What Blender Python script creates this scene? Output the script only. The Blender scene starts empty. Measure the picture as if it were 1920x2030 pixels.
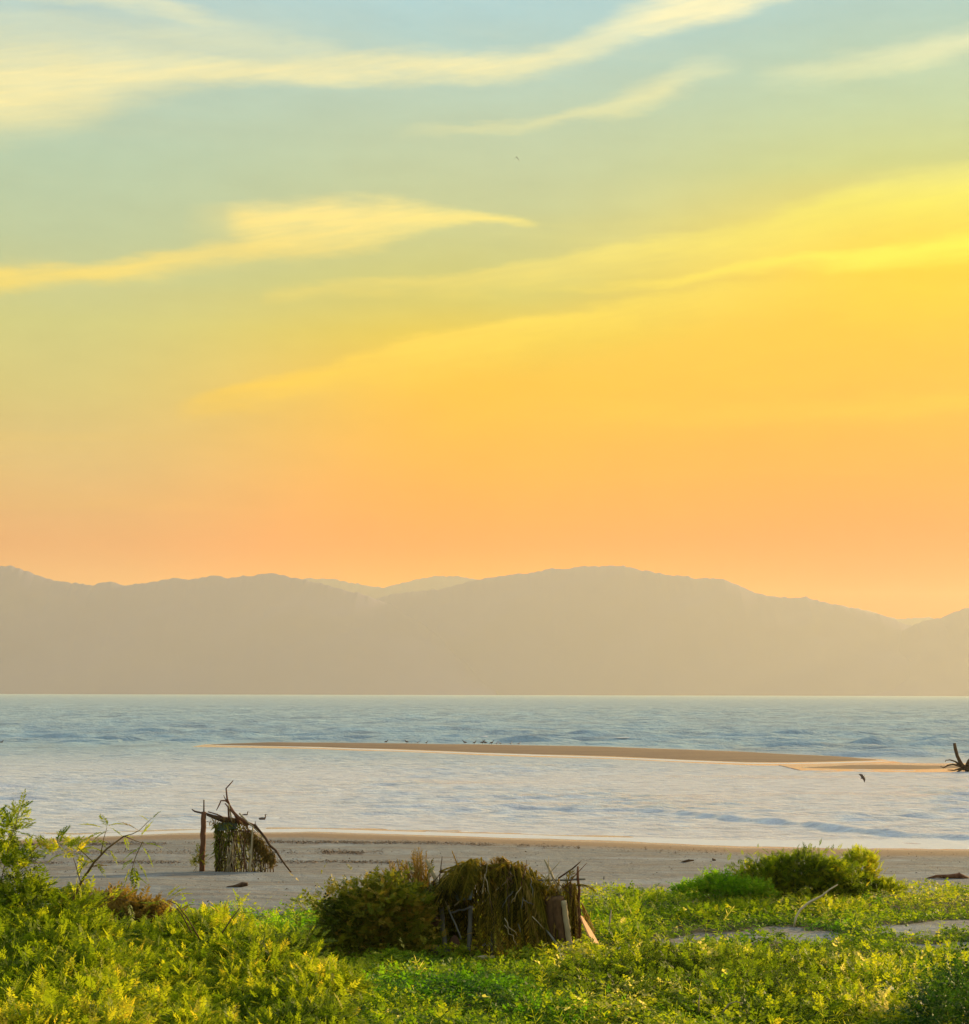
import bpy, math, random
import numpy as np
from mathutils import Vector, Matrix
random.seed(7)
RNG = np.random.default_rng(11)
SC = bpy.context.scene
COL = SC.collection
rad = math.radians

# ------------------------------------------------------------------ camera
F = 4000.0                     # focal length in photograph pixels
PITCH, ROLL, CZ = 5.13, 0.13, 6.5
cam_data = bpy.data.cameras.new('camera')
cam_data.sensor_fit = 'HORIZONTAL'
cam_data.sensor_width = 36.0
cam_data.lens = 36.0 * F / 1920.0
cam_data.clip_start = 0.5
cam_data.clip_end = 60000
cam = bpy.data.objects.new('camera', cam_data)
COL.objects.link(cam)
RM = Matrix.Rotation(rad(90 + PITCH), 3, 'X') @ Matrix.Rotation(rad(ROLL), 3, 'Z')
cam.matrix_world = Matrix.Translation((0, 0, CZ)) @ RM.to_4x4()
SC.camera = cam
R3 = np.array(RM)

def ray(u, v):
    d = R3 @ np.array([(u - 960) / F, -(v - 1015) / F, -1.0])
    return d / d[1]                         # scaled so that y = 1
def at(u, v, Y):
    d = ray(u, v)
    return np.array([d[0] * Y, Y, CZ + d[2] * Y])
def plane_hit(u, v, z=0.0):
    d = ray(u, v)
    Y = (z - CZ) / d[2]
    return np.array([d[0] * Y, Y, z])
def azel(u, v):
    d = ray(u, v)
    return math.degrees(math.atan2(d[0], d[1])), math.degrees(math.atan2(d[2], math.hypot(d[0], d[1])))

# ------------------------------------------------------------------ render, exposure
SC.render.engine = 'CYCLES'
SC.cycles.use_denoising = True
SC.cycles.max_bounces = 6
SC.cycles.diffuse_bounces = 3
SC.cycles.glossy_bounces = 3
SC.cycles.transmission_bounces = 3
SC.cycles.volume_bounces = 1
SC.cycles.sample_clamp_indirect = 6
SC.view_settings.view_transform = 'Standard'
SC.view_settings.look = 'None'
SC.view_settings.exposure = 1.1
SC.view_settings.gamma = 1.0
SC.view_settings.use_curve_mapping = False

# ------------------------------------------------------------------ sun and sky
SUN_AZ, SUN_EL = 46.0, 13.0                 # degrees right of the view, above the horizon
sd = Vector((math.sin(rad(SUN_AZ)) * math.cos(rad(SUN_EL)), math.cos(rad(SUN_AZ)) * math.cos(rad(SUN_EL)), math.sin(rad(SUN_EL))))
sun_data = bpy.data.lights.new('sun', 'SUN')
sun_data.energy = 4.5
sun_data.angle = rad(0.6)
sun_data.color = (1.0, 0.72, 0.34)
sun = bpy.data.objects.new('sun', sun_data)
sun.rotation_euler = sd.to_track_quat('Z', 'Y').to_euler()
sun.location = (200, 300, 200)
COL.objects.link(sun)

class E:
    """a shader math expression"""
    nt = None
    def __init__(self, s): self.s = s
    @staticmethod
    def m(op, *a, clamp=False):
        n = E.nt.nodes.new('ShaderNodeMath'); n.operation = op; n.use_clamp = clamp
        for i, x in enumerate(a):
            if isinstance(x, E): E.nt.links.new(x.s, n.inputs[i])
            else: n.inputs[i].default_value = float(x)
        return E(n.outputs[0])
    def __add__(s, o): return E.m('ADD', s, o)
    __radd__ = __add__
    def __sub__(s, o): return E.m('SUBTRACT', s, o)
    def __rsub__(s, o): return E.m('SUBTRACT', o, s)
    def __mul__(s, o): return E.m('MULTIPLY', s, o)
    __rmul__ = __mul__
    def __truediv__(s, o): return E.m('DIVIDE', s, o)
def clamp01(x): return E.m('ADD', x, 0.0, clamp=True)
def sstep(x, a, b):
    n = E.nt.nodes.new('ShaderNodeMapRange'); n.interpolation_type = 'SMOOTHSTEP'
    for i, q in enumerate((x, a, b, 0.0, 1.0)):
        if isinstance(q, E): E.nt.links.new(q.s, n.inputs[i])
        else: n.inputs[i].default_value = float(q)
    return E(n.outputs[0])
def comb(x, y, z):
    n = E.nt.nodes.new('ShaderNodeCombineXYZ')
    for i, q in enumerate((x, y, z)):
        if isinstance(q, E): E.nt.links.new(q.s, n.inputs[i])
        else: n.inputs[i].default_value = float(q)
    return n.outputs[0]
def noise(vec, scale, detail=3, rough=0.5, lac=2.0, dist=0.0):
    n = E.nt.nodes.new('ShaderNodeTexNoise')
    n.inputs['Scale'].default_value = scale; n.inputs['Detail'].default_value = detail
    n.inputs['Roughness'].default_value = rough; n.inputs['Lacunarity'].default_value = lac
    n.inputs['Distortion'].default_value = dist
    if vec is not None: E.nt.links.new(vec, n.inputs['Vector'])
    return E(n.outputs[0])
def mixc(f, a, b, mode='MIX'):
    n = E.nt.nodes.new('ShaderNodeMix'); n.data_type = 'RGBA'; n.blend_type = mode
    for sck, q in ((n.inputs[0], f), (n.inputs[6], a), (n.inputs[7], b)):
        if isinstance(q, E): E.nt.links.new(q.s, sck)
        elif isinstance(q, bpy.types.NodeSocket): E.nt.links.new(q, sck)
        elif isinstance(q, (int, float)): sck.default_value = q
        else: sck.default_value = (*q[:3], 1)
    return n.outputs[2]
def ramp(x, stops, interp='LINEAR'):
    n = E.nt.nodes.new('ShaderNodeValToRGB'); cr = n.color_ramp; cr.interpolation = interp
    while len(cr.elements) < len(stops): cr.elements.new(0.5)
    for e, (p, c) in zip(cr.elements, stops):
        e.position = p; e.color = (*c, 1) if len(c) == 3 else c
    if isinstance(x, E): E.nt.links.new(x.s, n.inputs[0])
    else: E.nt.links.new(x, n.inputs[0])
    return n.outputs[0]
def fcurve(x, pts):
    n = E.nt.nodes.new('ShaderNodeFloatCurve'); c = n.mapping.curves[0]
    n.mapping.extend = 'HORIZONTAL'
    pts = sorted(pts)
    while len(c.points) < len(pts): c.points.new(0.5, 0.5)
    for p, q in zip(c.points, pts):
        p.location = q; p.handle_type = 'AUTO_CLAMPED'
    n.mapping.update()
    E.nt.links.new(x.s, n.inputs['Value'])
    return E(n.outputs[0])
def lin(c):
    return tuple((x / 255 / 12.92) if x <= 10 else ((x / 255 + 0.055) / 1.055) ** 2.4 for x in c)

world = bpy.data.worlds.new('World'); SC.world = world; world.use_nodes = True
nt = world.node_tree; nt.nodes.clear(); E.nt = nt
VS = 1.0235                                  # the sky was measured on a 1876 px wide view
tc = nt.nodes.new('ShaderNodeTexCoord')
sep = nt.nodes.new('ShaderNodeSeparateXYZ'); nt.links.new(tc.outputs['Generated'], sep.inputs[0])
dx, dy, dz = (E(o) for o in sep.outputs)
el = E.m('ARCSINE', E.m('MINIMUM', E.m('MAXIMUM', dz, -1), 1)) * (180 / math.pi)
az = E.m('ARCTAN2', dx, dy) * (180 / math.pi)
# angle round the horizon from the sun
ca = (dx * math.sin(rad(SUN_AZ)) + dy * math.cos(rad(SUN_AZ))) / E.m('SQRT', dx * dx + dy * dy + 1e-6)
da = E.m('ARCCOSINE', E.m('MINIMUM', E.m('MAXIMUM', ca, -0.9999), 0.9999)) * (180 / math.pi)
eln = E.m('MULTIPLY', el, 1 / 40.0, clamp=True)
def elpos(y, x=938): return azel(x * VS, y * VS)[1] / 40.0
HI = [(0.54, (182, 214, 222)), (0.66, (214, 234, 243)), (1.0, (212, 232, 247))]  # unseen upper sky, brightened to lift the water and the foreground
# the sky is seen through the haze: what the haze takes away and adds is allowed for here
HAZE_DENSITY, HAZE_TOP = 0.5e-4, 545.0
AIR = {'R': (1.3, 1.12, 0.6), 'C': (1.25, 1.02, 0.6), 'L': (1.2, 1.02, 0.45), 'B': (0.7, 0.62, 0.55)}
def air(c, p, key):
    T = math.exp(-HAZE_DENSITY * min(11000, HAZE_TOP / math.sin(rad(max(p * 40.0, 2.0)))))
    return tuple(max((a - (1 - T) * j) / T, 0.002) for a, j in zip(c, AIR[key]))
def sky_ramp(rows, x, key):
    st = sorted([(max(0.001, elpos(y, x)), lin(c)) for y, c in rows] + [(p, lin(c)) for p, c in HI])
    st = [(p, air(c, p, key)) for p, c in st]
    st = [(0.0, st[0][1])] + st
    return ramp(eln, st)
SKY_L = [(20, (183, 206, 196)), (300, (184, 203, 170)), (450, (190, 201, 156)), (620, (208, 204, 132)), (750, (214, 199, 126)), (900, (222, 190, 126)), (1050, (232, 180, 122))]
SKY_C = [(10, (172, 206, 208)), (250, (190, 204, 172)), (400, (198, 203, 154)), (560, (210, 202, 122)), (650, (232, 202, 95)), (750, (250, 197, 75)), (900, (252, 184, 60)), (1050, (255, 174, 60))]
SKY_R = [(20, (174, 203, 190)), (200, (194, 210, 166)), (310, (205, 210, 140)), (420, (240, 216, 100)), (520, (255, 212, 50)), (650, (255, 200, 15)), (780, (255, 190, 2)), (900, (255, 180, 0)), (1030, (255, 171, 0)), (1170, (255, 150, 10))]
SKY_B = [(20, (165, 195, 205)), (450, (175, 192, 190)), (750, (190, 188, 180)), (1050, (200, 180, 168))]
cR, cC, cL, cB = sky_ramp(SKY_R, 1800, 'R'), sky_ramp(SKY_C, 938, 'C'), sky_ramp(SKY_L, 60, 'L'), sky_ramp(SKY_B, 60, 'B')
aR, aC, aL = SUN_AZ - 12.8, SUN_AZ, SUN_AZ + 12.8
base = mixc(sstep(da, aR, aC), cR, cC)
base = mixc(sstep(da, aC, aL), base, cL)
base = mixc(sstep(da, aL + 5, 120.0), base, cB)

# cirrus streaks: (x, y of the middle, reach up, reach down, strength)
STREAKS = [
 [(0,165,112,98,.8),(150,150,88,85,.85),(300,143,62,50,.78),(450,135,34,30,.75),(700,130,27,27,.68),(1000,118,24,28,.66),(1130,90,28,28,.6),(1250,45,42,34,.8),(1400,5,40,32,.95),(1520,-25,30,25,.7),(1700,-60,30,25,.5),(1876,-90,30,25,.4)],
 [(350,425,25,55,0),(430,420,25,55,.3),(500,432,36,55,.85),(600,426,32,48,.9),(750,418,26,34,.9),(880,418,20,20,.85),(980,427,14,13,.7),(1050,435,8,8,0)],
 [(0,530,26,32,.72),(150,522,20,32,.74),(300,512,20,32,.7),(450,490,24,32,.6),(600,467,16,32,.6),(800,440,15,17,.3),(900,430,10,10,0)],
 [(500,575,15,20,0),(560,566,14,20,.3),(900,530,12,42,.4),(1200,487,16,62,.45),(1500,442,26,72,.45),(1700,390,36,80,.5),(1876,350,42,100,.55)],
 [(1000,560,10,10,0),(1200,555,12,11,.4),(1500,518,16,20,.8),(1700,495,20,28,.95),(1876,470,26,36,1)],
 [(330,795,8,30,0),(480,757,15,42,.6),(700,697,18,52,.75),(900,657,18,62,.75),(1100,617,18,62,.65),(1300,577,18,62,.45),(1600,565,20,60,.15),(1876,560,20,60,.1)],
 [(750,275,10,15,0),(900,256,11,16,.25),(1100,226,15,17,.35),(1250,195,32,28,.45),(1330,152,32,26,.4),(1440,128,15,15,0)],
 [(1450,150,20,20,0),(1550,145,22,22,.28),(1750,120,32,28,.42),(1876,80,32,32,.5)],
 [(0,35,14,14,.2),(200,45,20,22,.2),(400,75,35,30,.3),(560,95,25,20,.3),(700,110,20,16,0)],
 [(120,-5,14,14,.35),(300,6,14,18,.4),(420,40,18,18,.25),(520,60,10,10,0)],
 [(950,780,20,20,0),(1300,805,25,25,.15),(1600,792,24,24,.25),(1876,775,28,28,.3)],
]
azn = E.m('MULTIPLY', az + 20.0, 1 / 40.0, clamp=True)
warp = (noise(comb(az * 0.16, el * 0.55, 0.0), 1.0, 3, 0.55) - 0.5) * 1.1 + (noise(comb(az * 0.6, el * 2.6, 4.0), 1.0, 5, 0.65) - 0.5) * 0.55
elw = el + warp
fibre = noise(comb(az * 0.22 + el * 0.1, el * 2.6 - az * 0.45, 9.0), 1.0, 5, 0.6)
DEG = VS / F * 180 / math.pi
cl = None
for s in STREAKS:
    P = [azel(x * VS, y * VS) for x, y, *_ in s]
    X = [(p[0] + 20) / 40 for p in P]
    cen = fcurve(azn, [(x, p[1] / 30) for x, p in zip(X, P)]) * 30.0
    up = fcurve(azn, [(x, q[2] * DEG / 5) for x, q in zip(X, s)]) * 5.0
    dn = fcurve(azn, [(x, q[3] * DEG / 5) for x, q in zip(X, s)]) * 5.0
    inten = fcurve(azn, [(x, q[4]) for x, q in zip(X, s)])
    dlt = elw - cen
    m = (1.0 - sstep(dlt / (up * 1.45), 0.0, 1.0)) * (1.0 - sstep((0.0 - dlt) / (dn * 1.45), 0.0, 1.0)) * inten
    cl = m if cl is None else E.m('MAXIMUM', cl, m) + E.m('MINIMUM', cl, m) * 0.35
fine = noise(comb(az * 0.55 + el * 0.2, el * 7.0 - az * 1.1, 3.0), 1.0, 4, 0.65)
cl = clamp01(cl * (0.12 + fibre * 1.0 + fine * 0.75))
# thin wisps over the rest of the sky, the same kind as those in view
px_, py_ = dx / (dz + 0.12), dy / (dz + 0.12)
wis = noise(comb(px_ * 0.5 + py_ * 0.25, py_ * 2.2 - px_ * 0.3, 2.0), 1.0, 6, 0.6, 2.0, 0.6)
wisp = sstep(wis, 0.5, 0.75) * sstep(el, 2.0, 8.0)
away = clamp01(1.0 - sstep(el, 19.5, 23.0)) * (1.0 - sstep(E.m('ABSOLUTE', az), 13.5, 17.0))
cl = clamp01(cl + wisp * (0.16 + 0.3 * (1.0 - away)))
CL_HI = [(0.0, (255, 214, 120)), (0.2, (255, 206, 78)), (0.26, (255, 218, 105)), (0.32, (254, 228, 138)), (0.38, (252, 234, 165)), (0.47, (248, 238, 185)), (1.0, (225, 228, 220))]
CL_SUN = [(0.0, (255, 195, 60)), (0.2, (255, 214, 40)), (0.27, (255, 228, 70)), (0.34, (255, 246, 100)), (0.42, (255, 246, 180)), (0.47, (252, 246, 200)), (1.0, (235, 230, 215))]
ccol_hi = ramp(eln, [(p, air(lin(c), p, 'C')) for p, c in CL_HI])
ccol_sun = ramp(eln, [(p, air(lin(c), p, 'R')) for p, c in CL_SUN])
ccol = mixc(sstep(da, aR - 3, aC + 6), ccol_sun, ccol_hi)
skyc = mixc(cl, base, ccol)
mot = noise(comb(az * 0.35, el * 1.1, 7.0), 1.0, 4, 0.6)
skyc = mixc(1.0, skyc, ramp(mot, [(0.25, (0.955, 0.955, 0.955)), (0.75, (1.045, 1.045, 1.045))]), 'MULTIPLY')
# below the horizon the dome takes the dull tone of wet land
skyc = mixc(sstep(el, -4.0, -0.5), (0.16, 0.16, 0.15), skyc)
bg = nt.nodes.new('ShaderNodeBackground'); nt.links.new(skyc, bg.inputs[0]); bg.inputs[1].default_value = 0.4665   # the picture is exposed 1.1 stops up
nish = nt.nodes.new('ShaderNodeTexSky'); nish.sky_type = 'NISHITA'; nish.sun_disc = False
nish.sun_elevation = rad(SUN_EL); nish.sun_rotation = rad(SUN_AZ); nish.dust_density = 3.0
bgn = nt.nodes.new('ShaderNodeBackground'); nt.links.new(nish.outputs[0], bgn.inputs[0]); bgn.inputs[1].default_value = 0.0006
addb = nt.nodes.new('ShaderNodeAddShader'); nt.links.new(bg.outputs[0], addb.inputs[0]); nt.links.new(bgn.outputs[0], addb.inputs[1])
wo = nt.nodes.new('ShaderNodeOutputWorld'); nt.links.new(addb.outputs[0], wo.inputs[0])

# ------------------------------------------------------------------ helpers
def tag(o, label=None, cat=None, group=None, kind=None):
    if label: o['label'] = label
    if cat: o['category'] = cat
    if group: o['group'] = group
    if kind: o['kind'] = kind
    return o
def empty(name, loc, rz=0.0):
    o = bpy.data.objects.new(name, None); COL.objects.link(o)
    o.location = tuple(float(a) for a in loc); o.rotation_euler = (0, 0, rz); o.empty_display_size = 0.2
    return o
def link(name, me, parent=None, loc=None):
    o = bpy.data.objects.new(name, me); COL.objects.link(o)
    if parent is not None:
        o.parent = parent
    if loc is not None: o.location = tuple(float(a) for a in loc)
    return o
def smooth(me, on=True):
    me.polygons.foreach_set('use_smooth', np.full(len(me.polygons), on))
def npmesh(name, V, Fq, mat, tint=None, sm=False):
    """mesh from arrays; Fq is an (n,3) or (n,4) array of indices"""
    V = np.asarray(V, np.float32); Fq = np.asarray(Fq, np.int32)
    me = bpy.data.meshes.new(name)
    k = Fq.shape[1]
    me.vertices.add(len(V)); me.vertices.foreach_set('co', V.ravel())
    me.loops.add(Fq.size); me.loops.foreach_set('vertex_index', Fq.ravel())
    me.polygons.add(len(Fq)); me.polygons.foreach_set('loop_start', np.arange(0, Fq.size, k, dtype=np.int32))
    if tint is not None:
        a = me.attributes.new('tint', 'FLOAT', 'POINT'); a.data.foreach_set('value', np.asarray(tint, np.float32))
    me.update(calc_edges=True); me.validate()
    if sm: smooth(me)
    if mat: me.materials.append(mat)
    return me
class MB:
    def __init__(s): s.v = []; s.f = []
    def add(s, V, Fc):
        n = len(s.v); s.v += [tuple(float(a) for a in p) for p in V]; s.f += [tuple(n + i for i in q) for q in Fc]
        return s
    def tube(s, pts, radii, seg=7, knob=0.0, rng=random):
        pts = [Vector(p) for p in pts]; n = len(pts)
        if not hasattr(radii, '__len__'): radii = [radii] * n
        rings = []; ref = None
        for i, p in enumerate(pts):
            d = (pts[min(i + 1, n - 1)] - pts[max(i - 1, 0)]).normalized()
            if ref is None: ref = d.orthogonal().normalized()
            ref = (ref - d * ref.dot(d)); ref = ref.normalized() if ref.length > 1e-6 else d.orthogonal().normalized()
            b = d.cross(ref)
            rings.append([p + (ref * math.cos(2 * math.pi * k / seg) + b * math.sin(2 * math.pi * k / seg)) * radii[i] * (1 + rng.uniform(-knob, knob)) for k in range(seg)])
        V = [q for r in rings for q in r]; Fc = []
        for i in range(n - 1):
            for k in range(seg):
                k2 = (k + 1) % seg
                Fc.append((i * seg + k, i * seg + k2, (i + 1) * seg + k2, (i + 1) * seg + k))
        Fc.append(tuple(range(seg - 1, -1, -1))); Fc.append(tuple((n - 1) * seg + k for k in range(seg)))
        return s.add(V, Fc)
    def box(s, c, sx, sy, sz, M=None):
        V = [Vector(((i & 1) - .5, ((i >> 1) & 1) - .5, (i >> 2) - .5)) for i in range(8)]
        V = [Vector((v.x * sx, v.y * sy, v.z * sz)) for v in V]
        if M is not None: V = [M @ v for v in V]
        V = [v + Vector(c) for v in V]
        return s.add(V, [(0, 2, 3, 1), (4, 5, 7, 6), (0, 1, 5, 4), (2, 6, 7, 3), (0, 4, 6, 2), (1, 3, 7, 5)])
    def build(s, name, mat, parent=None, sm=True, tint=None):
        me = bpy.data.meshes.new(name); me.from_pydata(s.v, [], s.f); me.update()
        if sm: smooth(me)
        me.materials.append(mat)
        if tint is not None:
            a = me.attributes.new('tint', 'FLOAT', 'POINT'); a.data.foreach_set('value', np.full(len(s.v), tint, np.float32))
        o = bpy.data.objects.new(name, me); COL.objects.link(o)
        if parent is not None: o.parent = parent
        return o
def rel(p, root): return tuple(float(a - b) for a, b in zip(p, root.location))
def wobble(p, q, n, amp, rng=random):
    p, q = Vector(p), Vector(q); L = (q - p).length
    out = []
    for i in range(n + 1):
        t = i / n; w = math.sin(math.pi * t) * amp * L
        out.append(p.lerp(q, t) + Vector((rng.uniform(-1, 1), rng.uniform(-1, 1), rng.uniform(-1, 1))) * (w if 0 < i < n else 0))
    return out
# smooth value noise for shaping meshes
def vnoise(x, y, seed=0):
    x = np.asarray(x, float); y = np.asarray(y, float)
    xi = np.floor(x).astype(np.int64); yi = np.floor(y).astype(np.int64); fx = x - xi; fy = y - yi
    fx = fx * fx * (3 - 2 * fx); fy = fy * fy * (3 - 2 * fy)
    def h(a, b):
        n = (a * 374761393 + b * 668265263 + seed * 974711) & 0xffffffff
        n = ((n ^ (n >> 13)) * 1274126177) & 0xffffffff
        return ((n ^ (n >> 16)) & 0xffff) / 65535.0
    return (h(xi, yi) * (1 - fx) + h(xi + 1, yi) * fx) * (1 - fy) + (h(xi, yi + 1) * (1 - fx) + h(xi + 1, yi + 1) * fx) * fy
def fbm(x, y, oct=4, seed=0, gain=0.5):
    s = 0; a = 1; t = 0
    for i in range(oct):
        s = s + a * vnoise(x * 2 ** i, y * 2 ** i, seed + i); t += a; a *= gain
    return s / t
def ss(x, a, b):
    t = np.clip((np.asarray(x, float) - a) / (b - a), 0, 1); return t * t * (3 - 2 * t)

# ------------------------------------------------------------------ materials
def newmat(name):
    m = bpy.data.materials.new(name); m.use_nodes = True; m.node_tree.nodes.clear(); E.nt = m.node_tree
    out = E.nt.nodes.new('ShaderNodeOutputMaterial'); b = E.nt.nodes.new('ShaderNodeBsdfPrincipled')
    E.nt.links.new(b.outputs[0], out.inputs[0]); return m, b, out
def setc(sock, val):
    if isinstance(val, E): E.nt.links.new(val.s, sock)
    elif isinstance(val, bpy.types.NodeSocket): E.nt.links.new(val, sock)
    else: sock.default_value = (*val, 1) if hasattr(val, '__len__') and len(val) == 3 else val
def bump(b, h, strength, dist):
    n = E.nt.nodes.new('ShaderNodeBump'); n.inputs['Strength'].default_value = strength; n.inputs['Distance'].default_value = dist
    E.nt.links.new(h.s, n.inputs['Height']); E.nt.links.new(n.outputs[0], b.inputs['Normal'])
def pos():
    g = E.nt.nodes.new('ShaderNodeNewGeometry'); s = E.nt.nodes.new('ShaderNodeSeparateXYZ')
    E.nt.links.new(g.outputs['Position'], s.inputs[0])
    return g.outputs['Position'], E(s.outputs[0]), E(s.outputs[1]), E(s.outputs[2])
def objc():
    t = E.nt.nodes.new('ShaderNodeTexCoord'); return t.outputs['Object']
def attr(name):
    n = E.nt.nodes.new('ShaderNodeAttribute'); n.attribute_name = name; return E(n.outputs['Fac'])
def mat_wood(name, dark, light, scale=9.0, rough=0.85):
    m, b, _ = newmat(name); o = objc()
    mp = E.nt.nodes.new('ShaderNodeMapping'); mp.inputs['Scale'].default_value = (1, 1, 0.25); E.nt.links.new(o, mp.inputs[0])
    n = noise(mp.outputs[0], scale, 5, 0.65, 2.0, 0.4); n2 = noise(o, 2.2, 3)
    c = mixc(clamp01(n * 1.5 - 0.3 + (n2 - 0.5) * 0.6), dark, light)
    setc(b.inputs['Base Color'], c); b.inputs['Roughness'].default_value = rough; b.inputs['Specular IOR Level'].default_value = 0.2
    bump(b, n, 0.6, 0.015); return m
def mat_leaf(name, stops, trans=0.5, tgain=2.0, rough=0.6, spec=0.15):
    m, b, out = newmat(name)
    t = attr('tint'); p, x, y, z = pos()
    f = clamp01(t + (noise(p, 1.4, 3) - 0.5) * 0.35)
    c = ramp(f, stops)
    setc(b.inputs['Base Color'], c); b.inputs['Roughness'].default_value = rough; b.inputs['Specular IOR Level'].default_value = spec
    tr = E.nt.nodes.new('ShaderNodeBsdfTranslucent')
    setc(tr.inputs[0], mixc(1.0, c, (tgain, tgain, tgain * 0.8), 'MULTIPLY'))
    mx = E.nt.nodes.new('ShaderNodeMixShader'); mx.inputs[0].default_value = trans
    E.nt.links.new(b.outputs[0], mx.inputs[1]); E.nt.links.new(tr.outputs[0], mx.inputs[2]); E.nt.links.new(mx.outputs[0], out.inputs[0])
    return m
M = {}
M['drift_red'] = mat_wood('weathered_red_wood', (0.05, 0.018, 0.008), (0.2, 0.085, 0.035))
M['drift_dark'] = mat_wood('dark_driftwood', (0.03, 0.015, 0.007), (0.12, 0.065, 0.03))
M['drift_tan'] = mat_wood('bleached_driftwood', (0.2, 0.15, 0.07), (0.46, 0.38, 0.22))
M['drift_grey'] = mat_wood('grey_driftwood', (0.07, 0.068, 0.055), (0.19, 0.18, 0.14))
M['bleached'] = mat_wood('sun_bleached_wood', (0.36, 0.28, 0.15), (0.66, 0.55, 0.34))
M['plank'] = mat_wood('fresh_sawn_wood', (0.5, 0.24, 0.08), (0.74, 0.4, 0.16), 6.0, 0.7)
M['palm_trunk'] = mat_wood('palm_trunk_bark', (0.045, 0.022, 0.009), (0.2, 0.11, 0.045), 14.0)
M['twig'] = mat_wood('shrub_twig', (0.07, 0.045, 0.015), (0.2, 0.13, 0.05))
LEAF_A = [(0.0, (0.024, 0.038, 0.003)), (0.3, (0.075, 0.115, 0.003)), (0.6, (0.16, 0.2, 0.004)), (0.85, (0.27, 0.285, 0.007)), (1.0, (0.4, 0.32, 0.015))]
LEAF_B = [(0.0, (0.03, 0.062, 0.002)), (0.35, (0.088, 0.15, 0.003)), (0.65, (0.185, 0.23, 0.004)), (0.9, (0.33, 0.32, 0.008)), (1.0, (0.5, 0.42, 0.12))]
LEAF_D = [(0.0, (0.03, 0.042, 0.003)), (0.4, (0.085, 0.105, 0.004)), (0.75, (0.17, 0.17, 0.006)), (1.0, (0.3, 0.2, 0.025))]
LEAF_DRY = [(0.0, (0.09, 0.055, 0.008)), (0.5, (0.23, 0.145, 0.02)), (1.0, (0.4, 0.26, 0.05))]
M['leaf'] = mat_leaf('feathery_leaf', LEAF_A)
M['vine'] = mat_leaf('vine_leaf', LEAF_B, 0.5, 1.9, 0.6, 0.15)
M['dark_leaf'] = mat_leaf('dull_leaf', LEAF_D, 0.3)
M['thatch'] = mat_leaf('weathered_thatch', [(0.0, (0.016, 0.015, 0.002)), (0.4, (0.075, 0.066, 0.004)), (0.75, (0.165, 0.13, 0.008)), (1.0, (0.33, 0.22, 0.035))], 0.4, 1.8, 0.8, 0.05)
M['dry_leaf'] = mat_leaf('dry_frond', LEAF_DRY, 0.3, 1.4, 0.7, 0.2)

# ------------------------------------------------------------------ the ground: beach and dune
DRY = [plane_hit(u, v, 0.05) for u, v in ((-900, 1694), (-300, 1676), (35, 1667), (200, 1660), (352, 1654), (620, 1651), (900, 1660), (1240, 1671), (1460, 1681), (1920, 1686), (2400, 1690), (3200, 1694))]
DX = np.array([p[0] for p in DRY]); DY = np.array([p[1] for p in DRY])
def shore(x): return np.interp(x, DX, DY)
def ground(x, y):
    x = np.asarray(x, float); y = np.asarray(y, float)
    s = shore(x) - y
    zin = 0.05 + 0.5 * (1 - np.exp(-np.maximum(s, 0) / 9.0))
    z = np.where(s > 0, zin, np.maximum(0.05 + 0.011 * s, -2.0))
    z = z + 0.3 * ss(s, 22, 34)
    z = z + ss(s, 24, 36) * (fbm(x / 7 + 3, y / 7, 3, 5) - 0.5) * 0.45
    z = z + ss(s, 2, 8) * (fbm(x / 1.7, y / 1.7, 3, 21) - 0.5) * 0.07
    z = z + ss(-y, -30, -8) * 1.2
    return z
def ground_hit(u, v):
    """where the view through a photograph pixel meets the ground (numbers or arrays)"""
    one = np.isscalar(u)
    L = np.stack([(np.atleast_1d(u) - 960) / F, -(np.atleast_1d(v) - 1015) / F, -np.ones(np.size(u))], 1)
    d = L @ R3.T; d = d / d[:, 1:2]; z = np.full(len(d), 0.6)
    for _ in range(30):
        Y = (z - CZ) / d[:, 2]; zn = ground(d[:, 0] * Y, Y); z = z * 0.4 + zn * 0.6
    G = np.stack([d[:, 0] * Y, Y, zn], 1)
    return G[0] if one else G

def grid_mesh(name, xs_fn, ys, mat, zfn):
    rows = []
    for y in ys:
        xs = xs_fn(y); rows.append(np.stack([xs, np.full_like(xs, y)], 1))
    A = np.concatenate(rows); n = len(rows[0]); r = len(rows)
    z = zfn(A[:, 0], A[:, 1]); V = np.column_stack([A, z])
    i = np.arange(n * (r - 1)).reshape(r - 1, n)[:, :-1].ravel()
    return npmesh(name, V, np.column_stack([i, i + 1, i + n + 1, i + n]), mat, sm=True)

# where plants cover the dune, and the bare patches between them
def proj(P):
    L = (np.asarray(P, float) - np.array([0, 0, CZ])) @ R3
    return 960 + F * L[:, 0] / -L[:, 2], 1015 - F * L[:, 1] / -L[:, 2]
EDGE = [ground_hit(u, v) for u, v in ((-1200, 1830), (-300, 1832), (300, 1826), (470, 1818), (560, 1808), (650, 1796), (830, 1800), (1000, 1800), (1190, 1782), (1290, 1772), (1420, 1772), (1560, 1762), (1720, 1757), (1800, 1766), (1860, 1764), (1920, 1764), (2300, 1762), (3000, 1760))]
EX = np.array([p[0] for p in EDGE]); EY = np.array([p[1] for p in EDGE])
BARE = [ground_hit(u, v)[:2].tolist() + [ru, rv] for u, v, ru, rv in ((1800, 1846, .95, .75), (1870, 1836, .8, .7), (1940, 1830, 1.0, .9), (1790, 1878, .42, .5), (1850, 1879, .6, .5), (1930, 1878, .8, .5), (1560, 1850, .8, .8), (1610, 1856, .8, .6), (1500, 1856, .6, .55), (1450, 1860, .75, .6), (1395, 1860, .5, .5), (1350, 1873, .6, .5), (1320, 1868, .4, .35), (620, 1800, .1, .1), (740, 1897, .0, .0))]
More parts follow.
